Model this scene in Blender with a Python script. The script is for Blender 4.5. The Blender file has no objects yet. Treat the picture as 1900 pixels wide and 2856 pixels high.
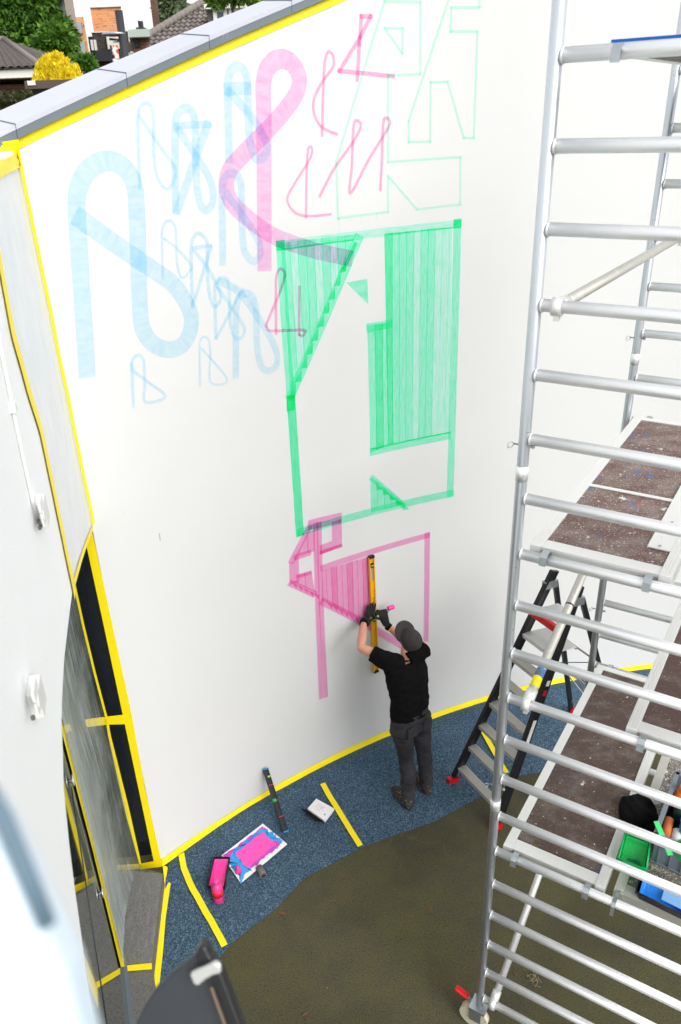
import bpy, bmesh, math, random
from mathutils import Vector, Matrix, noise
R = math.radians
random.seed(7)
sc = bpy.context.scene
col = sc.collection

# ------------------------------------------------------------------ camera, world, sun, exposure
CAMZ = 5.6
PITCH, ROLL, FPX = 0.473763, -0.0381541, 2160.69 / 1900 * 1568      # measured from the photograph
FW = Vector((0, math.cos(PITCH), -math.sin(PITCH)))
_up = Vector((0, math.sin(PITCH), math.cos(PITCH))); _rt = Vector((1, 0, 0))
RT = math.cos(ROLL) * _rt + math.sin(ROLL) * _up
UP = -math.sin(ROLL) * _rt + math.cos(ROLL) * _up
cam_d = bpy.data.cameras.new('camera'); cam = bpy.data.objects.new('camera', cam_d); col.objects.link(cam)
cam.matrix_world = Matrix(((RT.x, UP.x, -FW.x, 0), (RT.y, UP.y, -FW.y, 0), (RT.z, UP.z, -FW.z, CAMZ), (0, 0, 0, 1)))
cam_d.sensor_fit = 'VERTICAL'; cam_d.sensor_height = 36; cam_d.sensor_width = 24
cam_d.lens = 2160.69 / 2856 * 36
cam_d.clip_start = 0.02; cam_d.clip_end = 2000
cam_d.dof.use_dof = True; cam_d.dof.focus_distance = 5.6; cam_d.dof.aperture_fstop = 3.6
sc.camera = cam

w = bpy.data.worlds.new('World'); sc.world = w; w.use_nodes = True
wn = w.node_tree; wn.nodes.clear()
sky = wn.nodes.new('ShaderNodeTexSky'); sky.sky_type = 'NISHITA'; sky.sun_disc = False
sky.sun_elevation = R(52); sky.sun_rotation = R(200); sky.air_density = 1.0; sky.dust_density = 4.0; sky.ozone_density = 1.0
hs = wn.nodes.new('ShaderNodeHueSaturation'); hs.inputs['Saturation'].default_value = 0.22
bg = wn.nodes.new('ShaderNodeBackground'); bg.inputs['Strength'].default_value = 0.135
wo = wn.nodes.new('ShaderNodeOutputWorld')
wn.links.new(sky.outputs[0], hs.inputs['Color']); cl = wn.nodes.new('ShaderNodeMix'); cl.data_type = 'RGBA'; cl.inputs[0].default_value = 0.65      # even cloud cover over the blue
cl.inputs[7].default_value = (5.3, 5.4, 5.45, 1)
wn.links.new(hs.outputs[0], cl.inputs[6]); wn.links.new(cl.outputs[2], bg.inputs['Color']); wn.links.new(bg.outputs[0], wo.inputs[0])
sun_d = bpy.data.lights.new('sun', 'SUN'); sun = bpy.data.objects.new('sun', sun_d); col.objects.link(sun)
sun_d.energy = 1.2; sun_d.angle = R(40); sun_d.color = (1, 0.98, 0.95)
_az, _el = R(200), R(52)
_sd = Vector((math.sin(_az) * math.cos(_el), math.cos(_az) * math.cos(_el), math.sin(_el)))
_sd = Vector((0.56, -0.72, 0.66)).normalized()
sun.rotation_euler = _sd.to_track_quat('Z', 'Y').to_euler()
sky.sun_elevation = math.asin(_sd.z); sky.sun_rotation = math.atan2(_sd.x, _sd.y)
sc.view_settings.view_transform = 'Standard'; sc.view_settings.look = 'None'
sc.view_settings.gamma = 1; sc.view_settings.use_curve_mapping = False
sc.view_settings.exposure = 0.84
sc.render.engine = 'CYCLES'
sc.cycles.max_bounces = 8; sc.cycles.transparent_max_bounces = 32; sc.cycles.caustics_reflective = False
sc.cycles.use_denoising = True

# ------------------------------------------------------------------ surveying helpers (image measurement -> place in the world)
EYE = Vector((0, 0, CAMZ))
def ray(x, y): return RT * ((x - 784.0) / FPX) - UP * ((y - 1178.46) / FPX) + FW
def gp(x, y, z=0.0):
    r = ray(x, y); return EYE + r * ((z - CAMZ) / r.z)
def plp(x, y, o, nrm):
    r = ray(x, y); return EYE + r * ((Vector(o) - EYE).dot(nrm) / r.dot(nrm))
def bp(x, y, D):
    r = ray(x, y); return EYE + r * (D / r.y)
def P(x, y, z): return Vector((x, y, z))
# curved wall: concave arc found from the base line
WC = Vector((4.26022, -1.63314)); WR = 8.50018; PHI0 = R(133.86)
def W(u, z, off=0.0):
    a = PHI0 - u / WR; r = WR - off
    return Vector((WC.x + r * math.cos(a), WC.y + r * math.sin(a), z))
def whit(x, y):
    r = ray(x, y); a = r.x ** 2 + r.y ** 2; b = -2 * (r.x * WC.x + r.y * WC.y); c = WC.dot(WC) - WR ** 2
    return EYE + r * ((-b + math.sqrt(b * b - 4 * a * c)) / (2 * a))
def wuv(x, y):
    h = whit(x, y); return ((PHI0 - math.atan2(h.y - WC.y, h.x - WC.x)) * WR, h.z)
# left facade plane
E0 = Vector((-1.632, 4.497, 0)); FU = Vector((0.2556, -0.9668, 0)).normalized(); FN = Vector((-FU.y, FU.x, 0))
if FN.dot(-E0) < 0: FN = -FN
def fp(x, y, off=0.0): return plp(x, y, E0 + FN * off, FN)
def fsz(x, y):
    h = fp(x, y); return ((h - E0).dot(FU), h.z)
def FP(s, z, off=0.0): return E0 + FU * s + FN * off + Vector((0, 0, z))

# zoom-crop coordinates -> measurement coordinates
def Z1(x, y): return (x * .52632, y * .52632)
def Z2(x, y): return (577.7 + x * .63161, y * .63161)
def Z3(x, y): return (x * .35018, 330.1 + y * .35018)
def Z4(x, y): return (495.2 + x * .42105, 495.2 + y * .42105)
def Z6(x, y): return (495.2 + x * .42105, 1155.4 + y * .42105)
def Z5(x, y): return (x * .31579, 1072.8 + y * .31579)
def Z7(x, y): return (x * .42105, 1691.8 + y * .42105)
def ZT(x, y): return (1320.4 + x * .21010, 1691.8 + y * .21010)

# ------------------------------------------------------------------ materials
def nodes(m):
    m.use_nodes = True; nt = m.node_tree; nt.nodes.clear(); return nt
def rgb(r, g, b):
    f = lambda c: ((c / 255) / 12.92 if c / 255 <= .04045 else ((c / 255 + .055) / 1.055) ** 2.4)
    return (f(r), f(g), f(b), 1)
def scl(c, k): return (c[0] * k, c[1] * k, c[2] * k, 1)
class NT:
    def __init__(s, m): s.t = nodes(m)
    def n(s, typ, **kw):
        x = s.t.nodes.new(typ)
        for k, v in kw.items():
            if k in x.inputs: x.inputs[k].default_value = v
            else: setattr(x, k, v)
        return x
    def l(s, a, b): s.t.links.new(a, b)
    def coord(s, kind='Object'):
        return s.n('ShaderNodeTexCoord').outputs[kind]
    def mapping(s, vec, scale=(1, 1, 1), loc=(0, 0, 0), rot=(0, 0, 0)):
        m = s.n('ShaderNodeMapping'); m.inputs['Scale'].default_value = scale; m.inputs['Location'].default_value = loc; m.inputs['Rotation'].default_value = rot
        s.l(vec, m.inputs['Vector']); return m.outputs[0]
    def noise(s, vec, scale, detail=4, rough=.6):
        x = s.n('ShaderNodeTexNoise'); x.inputs['Scale'].default_value = scale; x.inputs['Detail'].default_value = detail; x.inputs['Roughness'].default_value = rough
        s.l(vec, x.inputs['Vector']); return x.outputs['Fac']
    def ramp(s, fac, stops):
        x = s.n('ShaderNodeValToRGB'); e = x.color_ramp.elements
        while len(e) < len(stops): e.new(.5)
        for el, (p, c) in zip(e, stops): el.position = p; el.color = c if len(c) == 4 else (*c, 1)
        s.l(fac, x.inputs['Fac']); return x.outputs['Color']
    def step(s, fac, a, b):
        return s.ramp(fac, [(a, (0, 0, 0, 1)), (b, (1, 1, 1, 1))])
    def mix(s, fac, a, b, mode='MIX'):
        x = s.n('ShaderNodeMix'); x.data_type = 'RGBA'; x.blend_type = mode
        for v, i in ((fac, 0), (a, 6), (b, 7)):
            if isinstance(v, (int, float, tuple)): x.inputs[i].default_value = v
            else: s.l(v, x.inputs[i])
        return x.outputs[2]
    def math(s, op, a, b=0.0):
        x = s.n('ShaderNodeMath'); x.operation = op
        for v, i in ((a, 0), (b, 1)):
            if isinstance(v, (int, float)): x.inputs[i].default_value = v
            else: s.l(v, x.inputs[i])
        return x.outputs[0]
    def bump(s, h, strength=.3, dist=.01):
        x = s.n('ShaderNodeBump'); x.inputs['Strength'].default_value = strength; x.inputs['Distance'].default_value = dist
        s.l(h, x.inputs['Height']); return x.outputs[0]
    def out(s, sh): o = s.n('ShaderNodeOutputMaterial'); s.l(sh, o.inputs[0])
    def bsdf(s, color=None, rough=.6, metal=0.0, normal=None, **kw):
        b = s.n('ShaderNodeBsdfPrincipled')
        if color is not None:
            if isinstance(color, tuple): b.inputs['Base Color'].default_value = color
            else: s.l(color, b.inputs['Base Color'])
        if isinstance(rough, (int, float)): b.inputs['Roughness'].default_value = rough
        else: s.l(rough, b.inputs['Roughness'])
        b.inputs['Metallic'].default_value = metal
        if normal is not None: s.l(normal, b.inputs['Normal'])
        for k, v in kw.items(): b.inputs[k].default_value = v
        return b.outputs[0]
def simple(name, c, rough=.6, metal=0.0, var=.15, scale=12, bump=.15, bscale=80, bdist=.003, **kw):
    m = bpy.data.materials.new(name); t = NT(m); v = t.coord()
    nz = t.noise(v, scale, 5)
    cc = t.mix(nz, scl(c, 1 - var), scl(c, 1 + var))
    rr = t.math('ADD', t.math('MULTIPLY', t.noise(v, scale * 2.3, 3), .2), rough - .1)
    nm = t.bump(t.noise(v, bscale, 3), bump, bdist) if bump else None
    t.out(t.bsdf(cc, rr, metal, nm, **kw)); return m
def speckled(name, c, c2, scale, thr=.62, rough=.6, metal=0.0, bump=.2, bscale=60):
    m = bpy.data.materials.new(name); t = NT(m); v = t.coord()
    f = t.step(t.noise(v, scale, 6, .7), thr, thr + .06)
    t.out(t.bsdf(t.mix(f, t.mix(t.noise(v, scale * .2), scl(c, .8), scl(c, 1.2)), c2), rough, metal, t.bump(t.noise(v, bscale), bump, .003))); return m

M = {}
# white painted wall: fine plaster roughness, faint roller marks, a few scuffs
m = bpy.data.materials.new('white_wall_paint'); t = NT(m); v = t.coord()
c = t.mix(t.noise(v, 1.3, 5), rgb(211, 212, 212), rgb(217, 218, 218))
c = t.mix(t.math('MULTIPLY', t.noise(t.mapping(v, (3, 3, .5)), 3, 4), .5), c, rgb(215, 216, 216))
sp = t.step(t.noise(v, 34, 2, .5), .795, .82)
c = t.mix(t.math('MULTIPLY', sp, .6), c, rgb(130, 125, 118))
M['wall'] = m
t.out(t.bsdf(c, .75, 0, t.bump(t.noise(v, 160, 4), .18, .004)))
m = bpy.data.materials.new('white_stucco'); t = NT(m); v = t.coord()
c = t.mix(t.noise(v, 2, 4), rgb(242, 244, 246), rgb(247, 249, 250))
t.out(t.bsdf(c, .85, 0, t.bump(t.noise(v, 110, 6, .7), .55, .006))); M['stucco'] = m
# yellow masking tape with creases
m = bpy.data.materials.new('yellow_tape'); t = NT(m); v = t.coord()
c = t.mix(t.noise(v, 14, 4), rgb(248, 220, 0), rgb(255, 236, 0))
t.out(t.bsdf(c, .5, 0, t.bump(t.noise(v, 30, 3), .25, .006))); M['tape'] = m
m = bpy.data.materials.new('zinc_fascia'); t = NT(m); v = t.coord()
c = t.mix(t.noise(v, 4, 5), rgb(98, 110, 118), rgb(116, 127, 134))
c = t.mix(t.math('MULTIPLY', t.step(t.noise(t.mapping(v, (9, 9, 2)), 7, 6, .7), .66, .72), .7), c, rgb(185, 195, 200))
t.out(t.bsdf(c, .45, .1)); M['zinc'] = m
M['coping_top'] = simple('pale_coping', rgb(188, 191, 201), .5, 0, .06, 3, .1)  # paler than the fascia: sky sheen on the metal put into the colour
# asphalt with olive moss
m = bpy.data.materials.new('mossy_asphalt'); t = NT(m); v = t.coord()
c = t.mix(t.step(t.noise(v, .75, 5, .6), .3, .7), rgb(66, 62, 52), rgb(76, 74, 38))
c = t.mix(t.math('MULTIPLY', t.step(t.noise(v, 5, 5, .6), .42, .72), .45), c, rgb(88, 84, 40))
g1 = t.noise(v, 105, 4, .8)
c = t.mix(t.step(g1, .52, .74), c, rgb(108, 104, 80))
c = t.mix(t.step(t.noise(v, 85, 4, .75), .53, .66), c, rgb(26, 25, 21))
c = t.mix(t.math('MULTIPLY', t.step(t.noise(v, 55, 2, .5), .78, .80), .8), c, rgb(205, 195, 165))
cr = t.n('ShaderNodeTexVoronoi'); cr.feature = 'DISTANCE_TO_EDGE'; cr.inputs['Scale'].default_value = .55
dv = t.n('ShaderNodeVectorMath'); dv.operation = 'ADD'; t.l(v, dv.inputs[0])
nzv = t.n('ShaderNodeTexNoise'); nzv.inputs['Scale'].default_value = 3.0; t.l(v, nzv.inputs['Vector']); t.l(nzv.outputs['Color'], dv.inputs[1]); t.l(dv.outputs[0], cr.inputs['Vector'])
crk = t.math('MULTIPLY', t.step(cr.outputs['Distance'], .006, .001), t.step(t.noise(v, .6, 2), .5, .56))
c = t.mix(t.math('MULTIPLY', crk, .25), c, rgb(24, 22, 18))
t.out(t.bsdf(c, .9, 0, t.bump(g1, .6, .006))); M['asphalt'] = m
# blue felt
m = bpy.data.materials.new('blue_felt'); t = NT(m); v = t.coord()
a = t.noise(t.mapping(v, (1, 2.4, 1), rot=(0, 0, .7)), 74, 5, .75)
b = t.noise(t.mapping(v, (2.4, 1, 1), rot=(0, 0, -.3)), 64, 5, .75)
c = t.ramp(t.math('MULTIPLY', t.math('ADD', a, b), .5), [(.36, rgb(32, 38, 50)), (.46, rgb(50, 72, 90)), (.54, rgb(82, 108, 128)), (.64, rgb(166, 184, 196))])
c = t.mix(t.math('MULTIPLY', t.step(t.noise(v, 30, 5, .7), .6, .72), .35), c, rgb(58, 92, 110))
c = t.mix(t.math('MULTIPLY', t.step(t.noise(v, 42, 5, .7), .64, .72), .4), c, rgb(84, 66, 110))
c = t.mix(t.math('MULTIPLY', t.step(t.noise(v, 1.4, 3), .45, .75), .3), c, rgb(44, 58, 84))
t.out(t.bsdf(c, 1.0, 0, t.bump(a, .7, .01), **{'Specular IOR Level': .1})); M['felt'] = m
# aluminium
def alu(name, c, rough, dirt):
    m = bpy.data.materials.new(name); t = NT(m); v = t.coord()
    f = t.math('MULTIPLY', t.step(t.noise(v, 23, 6, .7), .58, .75), dirt)
    cc = t.mix(f, c, rgb(225, 226, 224))
    f2 = t.step(t.noise(v, 60, 4, .6), .72, .76)
    cc = t.mix(t.math('MULTIPLY', f2, dirt), cc, rgb(90, 92, 95))
    mm = t.math('SUBTRACT', .62, t.math('MULTIPLY', f, .5))
    b = t.n('ShaderNodeBsdfPrincipled'); t.l(cc, b.inputs['Base Color']); t.l(mm, b.inputs['Metallic'])
    t.l(t.math('ADD', t.math('MULTIPLY', t.noise(v, 30, 4), .25), rough - .1), b.inputs['Roughness'])
    t.l(t.bump(t.noise(v, 90, 3), .06, .002), b.inputs['Normal'])
    t.out(b.outputs[0]); return m
M['alu'] = alu('scaffold_aluminium', rgb(245, 246, 248), .42, .5)
M['alu_up'] = alu('upright_aluminium', rgb(200, 206, 213), .3, .35)
M['alu_rail'] = alu('platform_aluminium', rgb(236, 236, 234), .5, .9)
M['alu_old'] = alu('paint_caked_aluminium', rgb(205, 203, 196), .6, 1.0)
M['galv'] = simple('galvanised_steel', rgb(176, 184, 188), .4, .85, .15, 25, .1)
def deck(name, base, dirt, blue):
    m = bpy.data.materials.new(name); t = NT(m); v = t.coord()
    c = t.mix(t.noise(v, 3, 4), scl(base, .85), scl(base, 1.35))
    c = t.mix(t.math('MULTIPLY', t.noise(v, 300, 2), .35), c, scl(base, .5))
    sm = t.step(t.noise(t.mapping(v, (1, 1.5, 1)), 5.5, 8, .75), .47 - .04 * dirt, .72)
    c = t.mix(t.math('MULTIPLY', sm, .25 + .35 * dirt), c, rgb(168, 160, 152))
    for scale, th, cc, k in ((13, .745, rgb(222, 219, 213), .9), (52, .735, rgb(228, 225, 220), .9), (120, .70, rgb(214, 209, 200), .8), (25, .755, rgb(190, 172, 134), .7)):
        f = t.step(t.noise(t.mapping(v, (1, 1, 1), (scale * .37, 1.7, .3)), scale, 4, .62), th - .035 - .055 * dirt, th - .015 - .055 * dirt)
        c = t.mix(t.math('MULTIPLY', f, k), c, cc)
    for scale, th, cc in ((7, .70, rgb(28, 105, 175)), (13, .735, rgb(205, 60, 66)), (12, .73, rgb(40, 120, 84)), (9, .705, rgb(110, 104, 40))):
        f = t.step(t.noise(t.mapping(v, (1, 1, 1), (scale, 5.1, 2.2)), scale, 6, .65), th - .03 - .06 * blue, th + .03 - .06 * blue)
        c = t.mix(t.math('MULTIPLY', f, .75), c, cc)
    t.out(t.bsdf(c, .55, 0, t.bump(t.noise(v, 220, 2), .25, .002))); return m
M['deck_top'] = deck('spattered_brown_deck', rgb(96, 68, 63), .9, 1.0)
M['deck_low'] = deck('brown_deck', rgb(76, 58, 51), .2, .45)
M['deck_mid'] = deck('clean_brown_deck', rgb(78, 57, 53), .1, 0)
M['deck_old'] = deck('paint_caked_deck', rgb(70, 60, 56), 1.6, .2)
M['black'] = simple('black_cotton', rgb(15, 15, 17), .95, 0, .3, 20, .5, 90, .006, **{'Specular IOR Level': .15})
M['blackplastic'] = speckled('black_plastic', rgb(20, 21, 24), rgb(150, 148, 145), 40, .68, .4)
M['ladder_black'] = speckled('black_ladder_rail', rgb(20, 23, 29), rgb(150, 156, 165), 30, .67, .35)
M['red'] = simple('red_plastic', rgb(206, 22, 28), .4, 0, .1)
m = bpy.data.materials.new('grey_denim'); t = NT(m); v = t.coord()
c = t.mix(t.step(t.noise(v, 7, 5), .35, .7), rgb(46, 46, 50), rgb(74, 74, 78))
c = t.mix(t.math('MULTIPLY', t.noise(v, 260, 2), .5), c, rgb(40, 40, 44))
c = t.mix(t.step(t.noise(t.mapping(v, (1, 1, 1), (3, 1, 4)), 24, 3, .6), .73, .75), c, rgb(190, 180, 130))
t.out(t.bsdf(c, .9, 0, t.bump(t.noise(t.mapping(v, (1, 1, 3.2)), 16, 4, .6), .7, .02), **{'Specular IOR Level': .2})); M['denim'] = m
M['skin'] = simple('skin', rgb(205, 150, 124), .5, 0, .1, 20, .15, 160, .002, **{'Subsurface Weight': .12, 'Subsurface Radius': (.01, .004, .002)})
M['shirt'] = simple('black_tshirt', rgb(13, 13, 15), .95, 0, .25, 8, .7, 11, .03, **{'Specular IOR Level': .12})
M['glove'] = speckled('black_glove', rgb(20, 22, 24), rgb(22, 70, 62), 26, .6, .8)
M['cap'] = speckled('faded_black_cap', rgb(48, 45, 44), rgb(150, 156, 120), 60, .655, .9)
M['shoe'] = speckled('paint_spattered_shoe', rgb(44, 40, 38), rgb(150, 140, 112), 44, .58, .8)
M['stone'] = speckled('grey_stone', rgb(112, 110, 107), rgb(70, 69, 68), 130, .52, .8)
m = bpy.data.materials.new('dark_glass'); t = NT(m); v = t.coord()
t.out(t.bsdf(rgb(20, 25, 32), .05, 0, t.bump(t.noise(v, 2.0, 2), .01, .02), **{'Specular IOR Level': .45})); M['glass_dark'] = m
m = bpy.data.materials.new('mirror_glass'); t = NT(m); v = t.coord()
t.out(t.bsdf(rgb(112, 120, 122), .03, .9, t.bump(t.noise(v, 1.5, 2), .012, .02))); M['glass_mirror'] = m
# thin masking film: whitish, creased, half see-through
def film(name, alpha0, alpha1, colr, stretch, scale=7, tint=None, bstr=.5):
    m = bpy.data.materials.new(name); t = NT(m); v = t.coord('UV')
    f = t.noise(t.mapping(v, stretch), scale, 6, .65)
    f2 = t.noise(v, 2.2, 3)
    a = t.math('ADD', t.math('MULTIPLY', t.step(t.math('ADD', t.math('MULTIPLY', f, .7), t.math('MULTIPLY', f2, .3)), .36, .64), alpha1 - alpha0), alpha0)
    cc = colr if tint is None else t.mix(t.step(t.noise(t.mapping(v, (stretch[0] * .6, .4, 1)), 6, 3), .58, .70), colr, tint)  # tint streaks: yellow tape reflected in the film, put into its colour
    b = t.n('ShaderNodeBsdfPrincipled'); b.inputs['Roughness'].default_value = .28
    if isinstance(cc, tuple): b.inputs['Base Color'].default_value = cc
    else: t.l(cc, b.inputs['Base Color'])
    if tint is not None:
        su = t.n('ShaderNodeSeparateXYZ'); t.l(v, su.inputs[0])          # alpha rises towards the outer tape line
        a = t.math('ADD', a, t.math('MULTIPLY', t.math('SUBTRACT', .45, su.outputs[0]), .5))
    t.l(t.bump(f, bstr, .02), b.inputs['Normal']); t.l(a, b.inputs['Alpha'])
    t.out(b.outputs[0]); return m
M['film_white'] = film('white_masking_film', .9, 1.0, rgb(228, 231, 235), (3, 1, 1), 4, None, .12)
M['film'] = film('clear_masking_film', .15, .62, rgb(212, 226, 226), (26, .30, 1), 5, rgb(222, 216, 90), .3)
M['film_thin'] = film('thin_masking_film', .06, .32, rgb(176, 178, 180), (3, 1.5, 1), 5)
M['conduit'] = simple('white_conduit', rgb(222, 222, 220), .5, 0, .08)
M['box'] = simple('pale_plastic_box', rgb(215, 215, 212), .45, 0, .08)
M['lamp'] = simple('dark_grey_lamp', rgb(46, 50, 56), .45, 0, .15, 6, .05)
M['steel'] = simple('bright_steel', rgb(205, 205, 202), .3, .6, .05)
M['frame_blue'] = simple('pale_blue_frame', rgb(205, 220, 232), .4, 0, .03, 2, 0)
M['shade_band'] = simple('grey_shade_band', rgb(92, 116, 132), .6, 0, .05, 3, 0)
M['yellow_level'] = speckled('yellow_level', rgb(236, 178, 12), rgb(190, 130, 16), 26, .6, .4)
M['vial'] = simple('green_vial', rgb(150, 205, 60), .2, 0, .05)
M['dark_level'] = simple('charcoal_level', rgb(40, 44, 48), .45, 0, .15)
M['cyan'] = simple('cyan_cap', rgb(30, 140, 190), .4)
M['pinkred'] = simple('pink_line', rgb(226, 60, 80), .5)
M['green_btn'] = simple('green_button', rgb(40, 170, 80), .4)
M['pink'] = simple('pink_paint', rgb(240, 62, 158), .35, 0, .08, 10, .2, 40)
m = bpy.data.materials.new('pink_bottle'); t = NT(m); v = t.coord()
t.out(t.bsdf(t.mix(t.noise(v, 12, 3), rgb(232, 26, 110), rgb(246, 90, 170)), .2, 0, None, **{'Alpha': .9})); M['pink_bottle'] = m
M['red_label'] = speckled('red_label', rgb(226, 20, 60), rgb(240, 120, 60), 20, .58, .4)
M['paper'] = simple('white_paper', rgb(238, 238, 238), .8, 0, .03)
M['paper_edge'] = simple('paper_edge', rgb(205, 205, 210), .8, 0, .1, 200)
M['grey_foam'] = simple('grey_roller_sleeve', rgb(104, 102, 100), .8)
M['leaf_dry'] = simple('dry_leaf', rgb(104, 68, 44), .8, 0, .35, 30)
M['straw'] = simple('pale_debris', rgb(150, 138, 108), .9, 0, .3, 60)
M['crate'] = simple('grey_crate', rgb(122, 130, 142), .5, 0, .08)
M['green_paint'] = simple('green_paint', rgb(20, 190, 96), .3, 0, .1, 12)
M['green_dark'] = simple('dark_green_paint', rgb(10, 112, 78), .25, 0, .25, 16)
M['orange'] = simple('orange_plastic', rgb(250, 120, 14), .4)
M['orange2'] = simple('orange_roller', rgb(216, 120, 66), .8)
M['teal'] = simple('teal_bag', rgb(0, 140, 160), .35, 0, .25, 14, .5, 20, .02)
M['teal_dark'] = simple('dark_green_bottle', rgb(16, 66, 56), .4)
M['blue'] = simple('blue_paint', rgb(40, 140, 232), .35, 0, .12, 10)
M['lblue'] = simple('pale_blue_paint', rgb(140, 190, 240), .35, 0, .1, 10)
M['blue_edge'] = speckled('blue_painted_edge', rgb(10, 100, 190), rgb(225, 228, 232), 9, .68, .4)
# paint strokes on the wall: a translucent film that filters the white behind it
def stroke_mat(name, light, dark, ax=1.2, ay=7.0, edge=.3, seed=0.0, thr=(.42, .78)):
    m = bpy.data.materials.new(name); t = NT(m); v = t.coord('UV')
    f = t.noise(t.mapping(v, (ax, .22 * ay, 1), (seed, seed, 0)), 4.0, 6, .65)
    g = t.noise(t.mapping(v, (70, 5, 1)), 2.0, 4, .75)
    h = t.math('ADD', t.math('MULTIPLY', f, .72), t.math('MULTIPLY', g, .28))
    c = t.mix(t.step(h, *thr), light, dark)
    sx = t.n('ShaderNodeSeparateXYZ'); t.l(v, sx.inputs[0])
    e = t.math('ABSOLUTE', t.math('SUBTRACT', sx.outputs[1], .5))
    c = t.mix(t.math('MULTIPLY', t.step(e, .46, .5), edge), c, dark)
    tr = t.n('ShaderNodeBsdfTransparent'); t.l(c, tr.inputs[0]); t.out(tr.outputs[0]); return m
def q(r, g, b, white=240):        # colour of one film over the white wall (light crosses it twice)
    a = rgb(r, g, b); b_ = rgb(white, white, white)[0]
    return tuple(min(1, x / b_) ** .5 for x in a[:3]) + (1,)
M['s_blue'] = stroke_mat('blue_wash', q(215, 233, 251), q(168, 212, 247), 9, 1.2, .45)
M['s_blue2'] = stroke_mat('pale_blue_wash', q(216, 234, 251), q(174, 214, 247), 8, 1.2, .4, 3)
M['s_pink'] = stroke_mat('pink_wash', q(252, 206, 232), q(247, 156, 208), 7, 1.2, .35, 5)
M['s_pinkline'] = stroke_mat('pink_marker', q(253, 192, 218), q(244, 132, 182), 5, 3, .15, seed=2)
M['s_green'] = stroke_mat('green_wash', q(176, 255, 222), q(116, 243, 186), 2.4, 5, .5, 4, (.4, .64))
M['s_green2'] = stroke_mat('deep_green_wash', q(122, 246, 190), q(50, 222, 142), 2.4, 4, .5, 9)
M['s_green3'] = stroke_mat('pale_green_wash', q(206, 255, 234), q(132, 245, 194), 2.0, 6, .4, 12, (.45, .66))
M['s_greenline'] = stroke_mat('pale_green_marker', q(206, 248, 228), q(160, 240, 204), 5, 3, .15, seed=7)
M['s_pink2'] = stroke_mat('hot_pink_wash', q(253, 178, 214), q(249, 130, 186), 3, 5, .5, 6)
M['s_pink3'] = stroke_mat('deep_pink_wash', q(251, 152, 200), q(246, 100, 170), 3, 5, .5, 8)

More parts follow.
